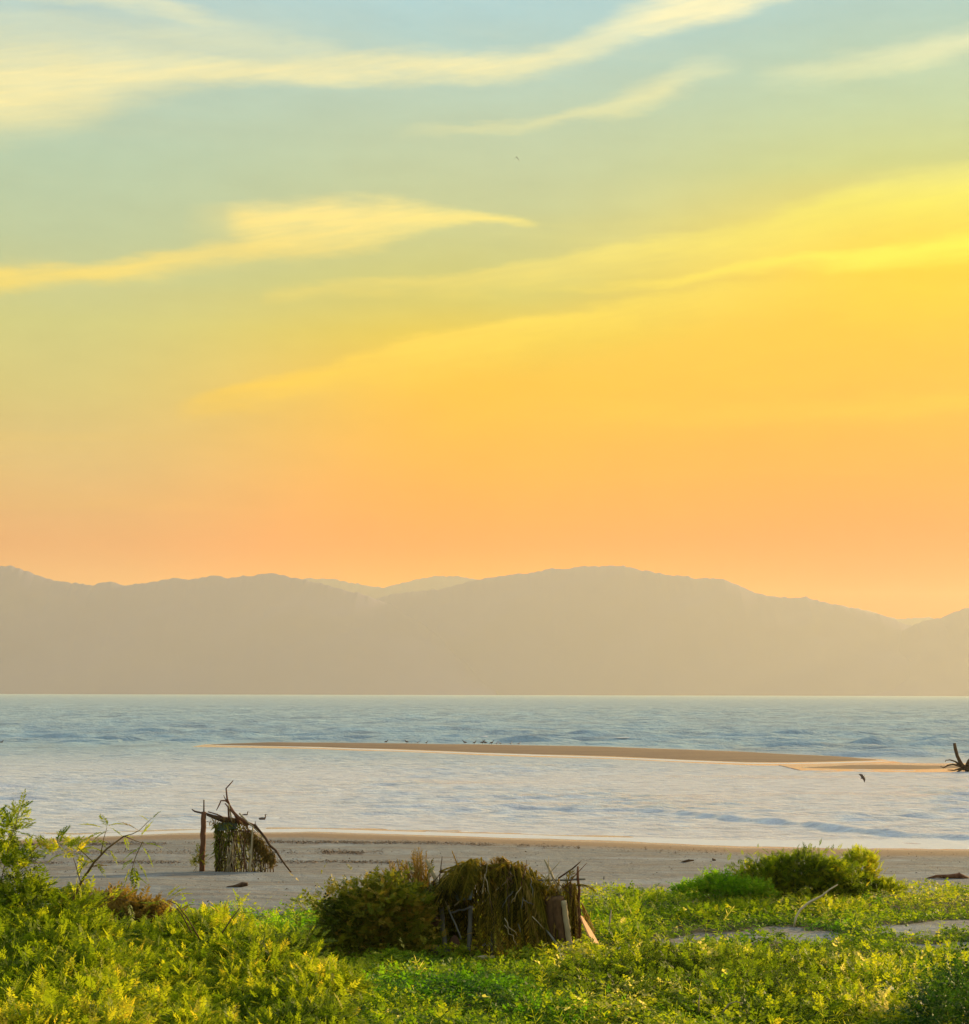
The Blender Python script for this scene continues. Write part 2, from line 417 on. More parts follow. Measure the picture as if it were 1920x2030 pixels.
def bare_at(x, y):
    b = np.zeros_like(x)
    for cx, cy, ru, rv in BARE:
        if ru: b = np.maximum(b, 1.25 - np.sqrt(((x - cx) / ru) ** 2 + ((y - cy) / (rv * 2.2)) ** 2) * 0.75)
    return b + (fbm(x * 2.2, y * 1.1, 3, 61) - 0.5) * 0.5
def cover_at(x, y):
    e = np.interp(x, EX, EY) + (fbm(x / 1.5, y / 3, 3, 33) - 0.5) * 2.4
    return ss(e - y, -0.2, 1.2) * (1 - ss(bare_at(x, y), 0.45, 0.7))
# sand: dry, damp and wet by the distance to the water's edge, stored per vertex as "inland"
m_sand, b, _ = newmat('beach_sand')
p, x, y, z = pos(); inl = attr('inland')
nz = noise(p, 0.55, 4, 0.6); nf = noise(p, 9.0, 5, 0.7); nstr = noise(comb(x * 0.25, y * 1.2, 0.0), 1.0, 4, 0.6)
s_ = inl + (nz - 0.5) * 1.6 + (nstr - 0.5) * 1.4
dry = mixc(clamp01(nf * 1.3 - 0.2), (0.1, 0.104, 0.094), (0.225, 0.222, 0.2))
dry = mixc(sstep(nstr, 0.4, 0.66) * 0.75, dry, (0.13, 0.1, 0.075))
nmo = noise(comb(x * 0.9, y * 1.6, 6.0), 1.0, 5, 0.7); dry = mixc(sstep(nmo, 0.5, 0.72) * 0.6, dry, (0.09, 0.088, 0.078)); dry = mixc(sstep(noise(comb(x * 0.35, y * 0.3, 11.0), 1.0, 4, 0.6), 0.5, 0.68) * 0.55, dry, (0.22, 0.235, 0.235))
damp = mixc(nf, (0.17, 0.11, 0.062), (0.21, 0.14, 0.08))
c = mixc(sstep(s_, 4.5, 9.0), damp, dry)
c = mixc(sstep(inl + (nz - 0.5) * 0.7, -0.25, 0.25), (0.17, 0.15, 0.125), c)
c = mixc(sstep(attr('soil') + (nz - 0.5) * 0.5, 0.3, 0.7), c, mixc(nf, (0.035, 0.028, 0.012), (0.09, 0.075, 0.03)))
setc(b.inputs['Base Color'], c)
setc(b.inputs['Roughness'], sstep(inl + (nz - 0.5) * 0.7, -0.3, 0.3) * 0.72 + 0.18)
setc(b.inputs['Specular IOR Level'], 0.55 - sstep(inl, 0.0, 1.0) * 0.4)
bump(b, (nf * 0.5 + noise(p, 2.3, 5, 0.65) * 2.4 + noise(comb(x * 0.8, y * 2.4, 3.0), 1.0, 3) * 1.2) * sstep(inl, 0.2, 5.0), 0.8, 0.07)
M['sand'] = m_sand
ys = np.concatenate([np.linspace(-80, 26, 28), np.arange(26.6, 100, 0.45), np.linspace(101, 150, 12)])
xs_b = np.concatenate([-np.geomspace(26.3, 420, 24)[::-1], np.linspace(-26, 26, 230), np.geomspace(26.3, 420, 24)])
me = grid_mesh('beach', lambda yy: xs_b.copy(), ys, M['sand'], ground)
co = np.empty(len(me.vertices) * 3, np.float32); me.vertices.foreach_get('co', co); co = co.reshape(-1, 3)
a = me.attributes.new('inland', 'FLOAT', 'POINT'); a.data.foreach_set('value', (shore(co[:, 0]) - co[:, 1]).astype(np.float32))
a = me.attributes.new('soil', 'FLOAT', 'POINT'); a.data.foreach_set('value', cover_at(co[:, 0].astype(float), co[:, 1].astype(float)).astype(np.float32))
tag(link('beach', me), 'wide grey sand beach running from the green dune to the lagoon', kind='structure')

# ------------------------------------------------------------------ sandbars
def bar_edges(pts): 
    P = [plane_hit(u, v, 0.03) for u, v in pts]; return np.array([q[0] for q in P]), np.array([q[1] for q in P])
BAR_N = bar_edges([(400, 1476.5), (560, 1479), (740, 1484), (960, 1492), (1200, 1499.5), (1380, 1507), (1470, 1511), (1560, 1512), (1640, 1510.5), (1760, 1507)])
BAR_F = bar_edges([(400, 1476), (560, 1472.5), (740, 1474), (960, 1476.5), (1200, 1480.5), (1380, 1487), (1470, 1490), (1560, 1496), (1640, 1501), (1760, 1506.5)])
m_bar, b, _ = newmat('sandbar_sand')
p, x, y, z = pos(); hgt = attr('inland'); nz = noise(comb(x * 0.25, y * 0.5, 0.0), 1.0, 4); nf = noise(p, 3.0, 4)
wetf = sstep(hgt + (nz - 0.5) * 0.012, 0.036, 0.052)
c = mixc(nf, (0.15, 0.09, 0.05), (0.2, 0.125, 0.07)); c = mixc(sstep(noise(comb(x * 0.12, y * 0.5, 4.0), 1.0, 5, 0.65), 0.42, 0.65) * 0.6, c, (0.11, 0.065, 0.038)); c = mixc(wetf, (0.3, 0.24, 0.17), c)  # wet margin is paler than the sand: its bright reflection painted in
setc(b.inputs['Base Color'], c); setc(b.inputs['Roughness'], wetf * 0.72 + 0.16); setc(b.inputs['Specular IOR Level'], 0.6 - wetf * 0.45)
M['bar'] = m_bar
def sandbar(name, near, far, wet_n, wet_f, height, label, n=260, x0=None, x1=None):
    xs = np.linspace(max(near[0][0], far[0][0]) if x0 is None else x0, min(near[0][-1], far[0][-1]) if x1 is None else x1, n)
    # edge positions as a function of x (edges are nearly parallel to x)
    N = np.interp(xs, near[0], near[1]); Fr = np.interp(xs, far[0], far[1])
    N = N + (vnoise(xs / 5, xs * 0, 3) - 0.5) * 2.5; Fr = Fr + (vnoise(xs / 6, xs * 0, 8) - 0.5) * 3
    Fr = np.maximum(Fr, N + 0.3); w = Fr - N
    V = []; H = []
    ts = [(-1, 0), (-.66, 0), (-.33, 0), (0, 0)] + [(0, t) for t in np.linspace(0.06, 0.94, 14)] + [(0, 1), (.5, 0), (1, 0)]
    wn = np.interp(np.arange(n), *wet_n) if isinstance(wet_n, tuple) else np.full(n, wet_n)
    fade = ss(np.arange(n), 0, 12) * ss(-np.arange(n), -(n - 1), -(n - 13))
    for a_, t in ts:
        if a_ < 0: yy = N + a_ * wn; zz = np.full(n, 0.033 + 0.07 * a_ ** 3 * (a_ == -1))
        elif a_ > 0: yy = Fr + a_ * wet_f; zz = np.full(n, 0.033 - 0.1 * (a_ == 1))
        else: yy = N + t * w; zz = 0.034 + height * np.sin(np.pi * t) ** 0.7 * np.clip(w / 14, 0.06, 1) * fade + 0.02 * (vnoise(xs / 2, yy / 4, 5) - .5) * (0 < t < 1) * fade
        V.append(np.column_stack([xs, yy, zz])); H.append(zz)
    V = np.array(V); r = len(ts)
    i = np.arange(n * (r - 1)).reshape(r - 1, n)[:, :-1].ravel()
    me = npmesh(name, V.reshape(-1, 3), np.column_stack([i, i + 1, i + n + 1, i + n]), M['bar'], sm=True)
    a = me.attributes.new('inland', 'FLOAT', 'POINT'); a.data.foreach_set('value', np.array(H).ravel().astype(np.float32))
    return tag(link(name, me), label, kind='structure')
sandbar('sandbar', BAR_N, BAR_F, 9.0, 4.0, 0.26, 'long low brown sandbar lying between the lagoon and the open sea')
BAR2_N = bar_edges([(1560, 1522.5), (1680, 1525), (1800, 1526), (1900, 1523), (2100, 1524), (2400, 1530)])
BAR2_F = bar_edges([(1560, 1520.5), (1680, 1516.5), (1800, 1517), (1900, 1518), (2100, 1512), (2400, 1512)])
sandbar('sandbar', BAR2_N, BAR2_F, 7.0, 11.0, 0.13, 'thin second strip of brown sand below the end of the long sandbar', 120)

# ------------------------------------------------------------------ the sea and lagoon
def crest(pts, z=0.0): 
    P = [plane_hit(u, v, z) for u, v in pts]; return np.array([q[0] for q in P]), np.array([q[1] for q in P])
SURGE = crest([(1180, 1603), (1300, 1608), (1430, 1622), (1560, 1634), (1700, 1648), (1800, 1658), (1920, 1664), (2100, 1672), (2500, 1690)])
def near_bar(x, y):
    n = np.interp(x, *BAR_N); f = np.interp(x, *BAR_F)
    inside = (x > BAR_N[0][0] - 12)
    d = np.maximum(np.maximum(n - 9 - y, y - f - 4), 0)
    return np.where(inside, ss(d, 0, 14), 1.0)
wr = np.random.default_rng(5)
def waves(x, y, lmin, lmax, n, spread_deg, seed, step):
    r = np.random.default_rng(seed); z = np.zeros_like(x)
    for i in range(n):
        L = lmin * (lmax / lmin) ** r.random(); th = rad(r.normal(-6, spread_deg)); k = 2 * math.pi / L
        ph = r.random() * 6.28; am = L ** 0.8
        att = ss(L / step, 2.2, 4.5)
        arg = k * (x * math.sin(th) + y * math.cos(th)) + ph
        z += am * att * np.sin(arg + 0.3 * np.sin(arg))
    return z / math.sqrt(n)
def sea_height(x, y):
    d = np.hypot(x, y); step = d * 0.0042
    barline = np.where(x < BAR_N[0][0], BAR_N[1][0] + 2, np.interp(x, *BAR_F))
    open_ = ss(y - barline, -8, 14)
    shal = ss(y - shore(x), 3.0, 26)
    patch = 0.35 + 1.3 * ss(fbm(x / 16 + 2, y / 30, 3, 31), 0.3, 0.7)
    lag = waves(x, y, 0.5, 4.0, 44, 26, 1, step) * 0.045 * patch * (0.12 + 0.88 * shal)
    big = waves(x, y, 2.0, 17.0, 44, 20, 2, step) * 0.085 * (0.6 + 0.8 * fbm(x / 40, y / 80, 2, 9))
    z = lag * (1 - open_) + big * open_ * np.clip(1.25 - y / 4000, 0.15, 1)
    # small breakers beyond the bar and at the left end
    for (u, v, wpx, hh) in ((1850, 1474, 110, .8), (1735, 1476, 80, .5), (1620, 1472, 30, .34), (1440, 1472, 60, .2), (1240, 1466, 70, .28), (960, 1462, 60, .25), (910, 1463, 30, .25), (640, 1465, 60, .25), (490, 1461, 70, .3), (225, 1468, 60, .28), (140, 1467, 50, .22), (30, 1461, 60, .2), (300, 1458, 30, .2), (1050, 1455, 30, .25), (1330, 1461, 40, .22), (1530, 1462, 40, .22)):
        c_ = plane_hit(u, v, 0); w_ = wpx * c_[1] / F / 2 * 0.9
        ax = (x - c_[0]) / w_
        yy = y - c_[1] - 1.8 * np.sin(x / 4.1 + u)
        z = z + hh * np.exp(-ax ** 2 * 1.2) * np.where(yy < 0, np.exp(-(yy / 1.0) ** 2), np.exp(-(yy / 3.2) ** 2))
    z = z * near_bar(x, y)
    # the surge running up the right shore
    yy = y - np.interp(x, *SURGE) - (vnoise(x / 2.2, x * 0, 4) - 0.5) * 0.5
    k = ss(x, SURGE[0][0] - 1, SURGE[0][0] + 7)
    z = z + k * (0.2 * np.where(yy < 0, np.exp(-(yy / 0.8) ** 2), np.exp(-(yy / 3.5) ** 2)))
    yy2 = yy + 4.5 + vnoise(x / 6, x * 0, 14) * 2
    z = z + k * 0.02 * np.exp(-(yy2 / 0.5) ** 2)
    # low long wave lines in the lagoon
    for j, off in enumerate((13, 27, 43, 60)):
        yy3 = y - shore(x) - off - 5 * (fbm(x / 14, x * 0, 2, 40 + j) - 0.5)
        z = z + 0.035 * ss(vnoise(x / 9 + j * 3.7, x * 0, 50 + j), 0.35, 0.7) * np.where(yy3 < 0, np.exp(-(yy3 / 0.6) ** 2), np.exp(-(yy3 / 2.5) ** 2)) * (1 - open_)
    return z
m_sea, b, _ = newmat('sea_water')
p, x, y, z = pos()
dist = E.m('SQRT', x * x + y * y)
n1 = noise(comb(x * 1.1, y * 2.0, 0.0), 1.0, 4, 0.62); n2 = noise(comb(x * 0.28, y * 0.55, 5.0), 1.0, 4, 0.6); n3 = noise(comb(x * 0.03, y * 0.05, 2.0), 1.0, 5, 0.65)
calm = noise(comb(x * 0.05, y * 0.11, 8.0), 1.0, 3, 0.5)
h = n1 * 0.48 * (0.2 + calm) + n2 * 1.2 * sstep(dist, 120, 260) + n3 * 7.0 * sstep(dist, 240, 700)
setc(b.inputs['Base Color'], mixc(1.0, mixc(sstep(dist, 150, 260), (0.44, 0.435, 0.44), (0.21, 0.285, 0.31)), ramp(noise(comb(x * 0.55, y * 1.1, 1.0), 1.0, 5, 0.68) * (1.0 - sstep(dist, 180, 260)) + noise(comb(x * 0.16, y * 0.07, 1.5), 1.0, 5, 0.68) * sstep(dist, 180, 260), [(0.34, (0.62, 0.62, 0.66)), (0.5, (0.95, 0.95, 0.96)), (0.66, (1.2, 1.2, 1.15))]), 'MULTIPLY'))  # streak noise paints the light and dark of ripples into the water colour
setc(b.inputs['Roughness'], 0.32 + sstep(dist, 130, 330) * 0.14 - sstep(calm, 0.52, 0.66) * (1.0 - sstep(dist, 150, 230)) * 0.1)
b.inputs['IOR'].default_value = 1.333; b.inputs['Specular IOR Level'].default_value = 0.6
bump(b, h, 1.0, 1.0)
M['sea'] = m_sea
ds = [72.0]
while ds[-1] < 7800: ds.append(ds[-1] * (1.0042 if ds[-1] < 330 else 1.008 if ds[-1] < 1200 else 1.03))
an = np.concatenate([-np.geomspace(14.3, 56, 20)[::-1], np.linspace(-14.2, 14.2, 330), np.geomspace(14.3, 56, 20)])
ta = np.tan(np.radians(an))
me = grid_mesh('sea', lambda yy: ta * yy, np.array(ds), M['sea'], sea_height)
tag(link('sea', me), 'rippled blue grey sea and pale lagoon reaching to the mountains', kind='structure')

# ------------------------------------------------------------------ surf lines, and pale bands painted as wet-sand reflection
m_f, b, _ = newmat('foam_and_sheen'); p, x, y, z = pos()
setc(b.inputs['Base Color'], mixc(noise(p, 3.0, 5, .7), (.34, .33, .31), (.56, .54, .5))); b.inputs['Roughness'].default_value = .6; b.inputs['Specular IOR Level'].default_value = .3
M['foam_sheen'] = m_f
def pale_strip(name, label, xs, yc, wid, lift=.012, onto=None):
    """a thin broken pale ribbon lying on the water along y = yc(x), wid metres wide where the noise lets it"""
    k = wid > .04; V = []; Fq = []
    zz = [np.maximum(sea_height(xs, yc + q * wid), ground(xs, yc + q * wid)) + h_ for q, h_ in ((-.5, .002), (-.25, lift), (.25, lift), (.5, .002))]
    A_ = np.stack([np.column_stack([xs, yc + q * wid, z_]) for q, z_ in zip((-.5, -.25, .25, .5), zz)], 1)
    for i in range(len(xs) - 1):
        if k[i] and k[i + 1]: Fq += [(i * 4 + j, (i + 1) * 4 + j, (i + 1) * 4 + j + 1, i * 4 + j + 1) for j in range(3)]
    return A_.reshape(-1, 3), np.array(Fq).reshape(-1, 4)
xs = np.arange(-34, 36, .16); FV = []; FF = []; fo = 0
def add_pale_strip(yc, wid):
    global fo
    V_, F_ = pale_strip('', '', xs, yc, wid); FV.append(V_); FF.append(F_ + fo); fo += len(V_)
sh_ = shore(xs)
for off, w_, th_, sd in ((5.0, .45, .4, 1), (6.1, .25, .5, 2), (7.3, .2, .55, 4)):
    add_pale_strip(sh_ + off + (fbm(xs / 3.5, xs * 0, 3, 70 + sd) - .5) * 1.3, w_ * ss(fbm(xs / 2.0, xs * 0, 3, 80 + sd), th_, th_ + .25))
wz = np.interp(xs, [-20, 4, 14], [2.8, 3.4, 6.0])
add_pale_strip(sh_ + .9 + wz * .47 + (fbm(xs / 4, xs * 0, 2, 76) - .5) * .5, wz * (.72 + .5 * fbm(xs / 1.5, xs * 0, 3, 77)) - .5)  # wide shore band: bright reflection of the wet sand put in as colour
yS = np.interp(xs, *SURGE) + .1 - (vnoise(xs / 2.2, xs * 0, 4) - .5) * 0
add_pale_strip(yS - 1.0 + (fbm(xs / 2, xs * 0, 3, 71) - .5) * .8, .5 * ss(xs, SURGE[0][0] + 6, SURGE[0][0] + 12) * ss(fbm(xs / 1.8, xs * 0, 3, 90), .45, .6))
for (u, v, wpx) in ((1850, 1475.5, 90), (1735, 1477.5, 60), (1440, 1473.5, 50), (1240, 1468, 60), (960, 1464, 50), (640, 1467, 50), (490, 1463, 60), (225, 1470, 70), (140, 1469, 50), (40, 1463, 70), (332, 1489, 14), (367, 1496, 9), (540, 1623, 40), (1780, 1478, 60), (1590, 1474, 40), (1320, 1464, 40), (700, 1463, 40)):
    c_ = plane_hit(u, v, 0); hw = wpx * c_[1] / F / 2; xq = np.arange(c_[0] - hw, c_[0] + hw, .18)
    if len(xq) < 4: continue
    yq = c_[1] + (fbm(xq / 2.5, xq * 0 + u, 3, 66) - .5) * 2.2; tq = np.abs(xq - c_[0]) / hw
    V_, F_ = pale_strip('', '', xq, yq, 1.5 * (1 - tq ** 2) * ss(fbm(xq / 1.6, xq * 0 + v, 3, 67), .38, .62), .03)
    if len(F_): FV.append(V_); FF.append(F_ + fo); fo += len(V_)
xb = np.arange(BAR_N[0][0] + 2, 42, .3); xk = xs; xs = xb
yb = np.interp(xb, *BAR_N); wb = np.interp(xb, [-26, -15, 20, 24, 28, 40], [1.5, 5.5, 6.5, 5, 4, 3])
V_, F_ = pale_strip('', '', xb, yb - wb * .5 - .2, wb * (.55 + .75 * fbm(xb / 3, xb * 0, 3, 79)), .05); FV.append(V_); FF.append(F_ + fo); fo += len(V_); xs = xk  # pale strip paints the bright wet gleam along the bar
tag(link('foam_and_sheen', npmesh('foam_and_sheen', np.concatenate(FV), np.concatenate(FF), M['foam_sheen'])), 'white surf lines and pale bands painted as wet sand reflection along the lagoon edge', kind='stuff')

# ------------------------------------------------------------------ mountains over the bay
m_mt, b, _ = newmat('haze_tinted_slope')
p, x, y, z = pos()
setc(b.inputs['Base Color'], mixc(noise(p, 0.006, 6, 0.65), (0.12, 0.1, 0.2), (0.135, 0.115, 0.22))); b.inputs['Roughness'].default_value = 1.0; b.inputs['Specular IOR Level'].default_value = 0.0  # bluish tone of the haze painted into the slope colour
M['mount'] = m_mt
def mountain(name, prof, Y, depth, label, seed, rough=1.0):
    P = [at(u * VS, v * VS, Y) for u, v in prof]
    xs = np.linspace(P[0][0], P[-1][0], 700); hz = np.interp(xs, [q[0] for q in P], [q[2] for q in P])
    hz0 = hz + (fbm(xs / 420, xs * 0, 2, seed + 4) - 0.5) * 20
    hz = hz + ((fbm(xs / 60, xs * 0, 4, seed) - 0.5) * 11 + (vnoise(xs / 14, xs * 0, seed + 7) - 0.5) * 6) * rough
    rows = []
    for t in [math.copysign(abs(q) ** 1.7, q) for q in np.linspace(-1, 1, 49)]:
        y = Y + t * depth
        sp = 1 - abs(t) ** 1.15
        rav = (fbm(xs / 260 + 1.5 * abs(t), np.full_like(xs, t * 2.5), 3, seed + 2) - 0.5) * 0.16 * math.sin(math.pi * min(abs(t) * 1.0, 1)) 
        k_ = math.exp(-abs(t) * 9); z = -2 + (hz * k_ + hz0 * (1 - k_) + 2) * np.clip(sp + rav * (abs(t) > 1e-6), 0, 0.995 if abs(t) > 1e-6 else 1)
        rows.append(np.column_stack([xs, np.full_like(xs, y), z]))
    V = np.array(rows); r, n = V.shape[:2]
    i = np.arange(n * (r - 1)).reshape(r - 1, n)[:, :-1].ravel()
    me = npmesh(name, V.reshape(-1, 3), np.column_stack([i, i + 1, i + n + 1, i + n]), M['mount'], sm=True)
    return tag(link(name, me), label, kind='structure')
LEFT_RIDGE = [(-700,1180),(-500,1130),(-300,1105),(-120,1110),(0,1097),(22,1097),(45,1103),(70,1115),(105,1127),(150,1129),(178,1134),(200,1128),(215,1126),(240,1132),(270,1128),(300,1126),(340,1119),(365,1123),(395,1117),(430,1118),(460,1116),(500,1115),(525,1111),(560,1117),(600,1125),(650,1139),(690,1147),(720,1156),(760,1172),(820,1210),(900,1270),(960,1330)]
MID_RIDGE = [(520,1330),(600,1250),(680,1180),(730,1158),(760,1150),(850,1142),(890,1130),(940,1120),(1000,1113),(1030,1109),(1065,1100),(1090,1103),(1120,1098),(1200,1095),(1225,1098),(1250,1106),(1290,1114),(1330,1117),(1370,1120),(1400,1122),(1430,1132),(1460,1147),(1490,1155),(1530,1157),(1560,1157),(1590,1165),(1640,1177),(1700,1190),(1740,1203),(1800,1230),(1860,1260),(1950,1320)]
BACK_RIDGE = [(380,1260),(480,1160),(560,1124),(590,1121),(640,1121),(690,1130),(740,1138),(790,1126),(850,1115),(900,1118),(960,1128),(1100,1150),(1300,1170),(1500,1175),(1620,1172),(1660,1177),(1700,1188),(1740,1199),(1790,1196),(1850,1203),(1950,1230),(2050,1290)]
RIGHT_RIDGE = [(1620,1330),(1700,1250),(1770,1210),(1800,1199),(1820,1196),(1850,1184),(1876,1178),(1950,1172),(2080,1185),(2250,1200),(2450,1230),(2700,1320)]
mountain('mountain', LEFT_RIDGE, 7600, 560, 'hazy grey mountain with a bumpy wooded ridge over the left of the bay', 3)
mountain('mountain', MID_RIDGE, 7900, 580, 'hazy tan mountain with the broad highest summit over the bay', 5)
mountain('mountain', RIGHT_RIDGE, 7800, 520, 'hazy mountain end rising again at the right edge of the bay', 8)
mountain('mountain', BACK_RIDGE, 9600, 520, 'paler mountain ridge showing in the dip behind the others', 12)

# ------------------------------------------------------------------ haze
hz_top = HAZE_TOP
mb = MB(); mb.box((0, 5200, hz_top / 2 - 2), 26000, 11200, hz_top + 4)
m_hz = bpy.data.materials.new('haze_air'); m_hz.use_nodes = True; m_hz.node_tree.nodes.clear()
o_ = m_hz.node_tree.nodes.new('ShaderNodeOutputMaterial'); pv = m_hz.node_tree.nodes.new('ShaderNodeVolumePrincipled')
pv.inputs['Color'].default_value = (0.97, 0.91, 0.57, 1); pv.inputs['Density'].default_value = HAZE_DENSITY; pv.inputs['Anisotropy'].default_value = 0.33
m_hz.node_tree.links.new(pv.outputs[0], o_.inputs['Volume'])
hz = mb.build('haze', m_hz, sm=False); tag(hz, 'pale warm evening haze over the whole bay', kind='stuff')
hz.location = (0, 0, 0)

# ------------------------------------------------------------------ foliage builders
def unit(v): return v / np.maximum(np.linalg.norm(v, axis=-1, keepdims=True), 1e-9)
def leaf_arrays(P, D, Nn, L, W, fold=0.12):
    """one folded rhombic leaf each: base, right, tip, left"""
    S = unit(np.cross(D, Nn)); Nn = np.cross(S, D); L = L[:, None]; W = W[:, None]
    mid = P + D * L * 0.45
    V = np.stack([P, mid + S * W / 2 + Nn * W * fold, P + D * L - Nn * L * 0.08, mid - S * W / 2 + Nn * W * fold], 1)
    n = len(P); i = np.arange(n)[:, None] * 4
    return V.reshape(-1, 3), i + np.array([[0, 1, 2, 3]])
def spray_template(n=9, aspect=0.28, seed=0, twist=0.3, alt=False):
    """leaflets along a rachis of length 1 on +X: returns base, direction, normal, length, width"""
    r = np.random.default_rng(seed); P = []; D = []; Nn = []; L = []; W = []
    for k in range(n):
        t = 0.12 + 0.88 * (k + 0.5) / n
        y0 = -0.16 * t * t
        for s in (-1, 1):
            if alt and (k + (s > 0)) % 2: continue
            l = 0.36 * (math.sin(math.pi * (0.15 + 0.75 * t)) ** 0.7) * r.uniform(0.8, 1.2); a_ = rad(r.uniform(48, 68))
            P.append((t, 0, y0)); D.append((math.cos(a_), s * math.sin(a_), r.uniform(-.25, .15))); Nn.append((r.normal(0, twist), r.normal(0, twist), 1)); L.append(l); W.append(l * aspect * r.uniform(.8, 1.2))
    P.append((0.98, 0, -0.15)); D.append((1, 0, -.2)); Nn.append((0, 0, 1)); L.append(0.25); W.append(0.25 * aspect)
    return np.array(P, float), unit(np.array(D, float)), unit(np.array(Nn, float)), np.array(L), np.array(W)
TPL = [spray_template(9, 0.30, 1), spray_template(7, 0.36, 2), spray_template(10, 0.26, 3, 0.5), spray_template(6, 0.42, 4, 0.6)]
BROAD = [spray_template(3, 0.75, 5, 0.5), spray_template(4, 0.65, 6, 0.6, True), spray_template(2, 0.85, 7, 0.4)]
GRASSY = [spray_template(4, 0.1, 8, 0.8, True), spray_template(5, 0.09, 9, 0.8)]
def frames(D, rng):
    D = unit(D); up = np.array([0, 0, 1.0]) + rng.normal(0, 0.35, D.shape)
    S = unit(np.cross(up, D)); U = np.cross(D, S)
    return np.stack([D, S, U], 2)             # columns
def sprays_to_arrays(P, D, size, tint, tpls, rng, stalk=True):
    """instantiate spray templates into one vertex/face/tint array"""
    R = frames(D, rng); which = rng.integers(0, len(tpls), len(P)); VV = []; FF = []; TT = []; off = 0
    for w, tp in enumerate(tpls):
        idx = np.nonzero(which == w)[0]
        if not len(idx): continue
        tv, tf = leaf_arrays(*tp); nl = len(tv)
        if stalk:                              # thin rachis strip
            sv = np.array([(0, -.008, 0), (0, .008, 0), (.5, .007, -.04), (.5, -.007, -.04), (1, .004, -.16), (1, -.004, -.16)])
            tv = np.vstack([tv, sv]); tf = np.vstack([tf, np.array([[0, 1, 2, 3], [3, 2, 4, 5]]) + nl])
        V = np.einsum('nij,kj->nki', R[idx], tv) * size[idx][:, None, None] + P[idx][:, None, :]
        k = len(tv); n = len(idx)
        FF.append((tf[None] + (np.arange(n) * k)[:, None, None]).reshape(-1, 4) + off)
        VV.append(V.reshape(-1, 3)); TT.append(np.repeat(tint[idx], k)); off += n * k
    return np.concatenate(VV), np.concatenate(FF), np.concatenate(TT)
def lobe_points(lobes, n, rng, shell=0.55):
    """points in ellipsoid lobes (cx,cy,cz,rx,ry,rz,weight), mostly near their surface; returns P, outward D"""
    lobes = np.array(lobes, float); vol = (lobes[:, 3] * lobes[:, 5]) * lobes[:, 6]; pr = vol / vol.sum()
    k = rng.choice(len(lobes), n, p=pr); d = unit(rng.normal(0, 1, (n, 3))); d[:, 2] = np.where(d[:, 2] < -0.3, -d[:, 2] * 0.6, d[:, 2]); d = unit(d)
    r = shell + (1 - shell) * rng.random(n) ** 0.6
    r *= 1 + 0.18 * (fbm(d[:, 0] * 3 + k * 7.1, d[:, 1] * 3 + d[:, 2] * 2, 2, 3) - 0.4)
    P = lobes[k, :3] + d * lobes[k, 3:6] * r[:, None]
    return P, d, k
def px_lobe(u, v, Y, ru, rv, ry=None, w=1.0):
    c_ = at(u, v, Y); s = Y / F
    return (c_[0], c_[1], c_[2], ru * s, (ry if ry else min(ru, rv) * s * 1.1), rv * s, w)
def bush(name, label, cat, base, lobes, n, size, tpls, mat, rng_seed, tint=(0.5, 0.18), group=None, stems=5, npart=0, part_mat=None, up=0.55, stem_mat='twig', shell=0.55, stem_r=.016, ragged=.24):
    rng = np.random.default_rng(rng_seed); rr = random.Random(rng_seed)
    root = tag(empty(name, base), label, cat, group)
    B = np.array(base, float)
    P, d, k = lobe_points(lobes, n, rng, shell)
    P = P + rng.uniform(-1.6, 1.6, P.shape) * (ragged * np.array(lobes, float)[k, 3:6]) * (rng.random(n)[:, None] ** 2) * 1.6
    gz = ground(P[:, 0], P[:, 1]) + 0.03; P[:, 2] = np.maximum(P[:, 2], gz)
    D = unit(d * 0.8 + rng.normal(0, 0.5, d.shape) + np.array([0, 0, up]))
    sz = size * rng.uniform(0.6, 1.25, n); lt = rng.normal(0, 0.1, len(lobes))
    t = np.clip(rng.normal(tint[0], tint[1], n) + lt[k] + 0.55 * (fbm(P[:, 0] * 1.6, P[:, 1] * 1.1 + P[:, 2] * 1.3, 3, 4) - 0.5), 0.0, 1)
    V, Fq, T = sprays_to_arrays(P, D, sz, t, tpls, rng)
    o = link('foliage', npmesh('foliage', V - B, Fq, mat, T), root); o['kind'] = 'stuff'
    # stems from the foot into the lobes
    for q in range(stems):
        L = lobes[rr.randrange(len(lobes))]
        tip = Vector((L[0] + rr.uniform(-.5, .5) * L[3], L[1] + rr.uniform(-.4, .4) * L[4], L[2] + rr.uniform(0, .6) * L[5]))
        b0 = Vector(base) + Vector((rr.uniform(-.15, .15), rr.uniform(-.15, .15), -0.05))
        if abs(tip.x - b0.x) > 1.0: b0.x = tip.x * 0.7 + b0.x * 0.3; b0.z = float(ground(b0.x, b0.y)) - 0.05
        pts = [p - Vector(base) for p in wobble(b0, tip, 7, 0.06, rr)]
        ln = (tip - b0).length; MB().tube(pts, [stem_r * ln * (1 - 0.8 * i / 7) + 0.003 for i in range(8)], 6, 0.15, rr).build('stem', M[stem_mat], root)
    return root
def spray_mesh(name, tpl, mat, tint):
    v, f = leaf_arrays(*tpl); k = len(v)
    sv = [(0, -.012, 0), (0, .012, 0), (0, 0, .014), (1, .004, -.16), (1, -.004, -.16), (1, 0, -.154), (.5, .009, -.04), (.5, -.009, -.04), (.5, 0, -.03)]
    v = np.vstack([v, np.array(sv)])
    f = np.vstack([f, np.array([(0, 1, 6, 7), (1, 2, 8, 6), (2, 0, 7, 8), (7, 6, 3, 4), (6, 8, 5, 3), (8, 7, 4, 5)]) + k])
    return npmesh(name, v, f, mat, np.full(len(v), tint))

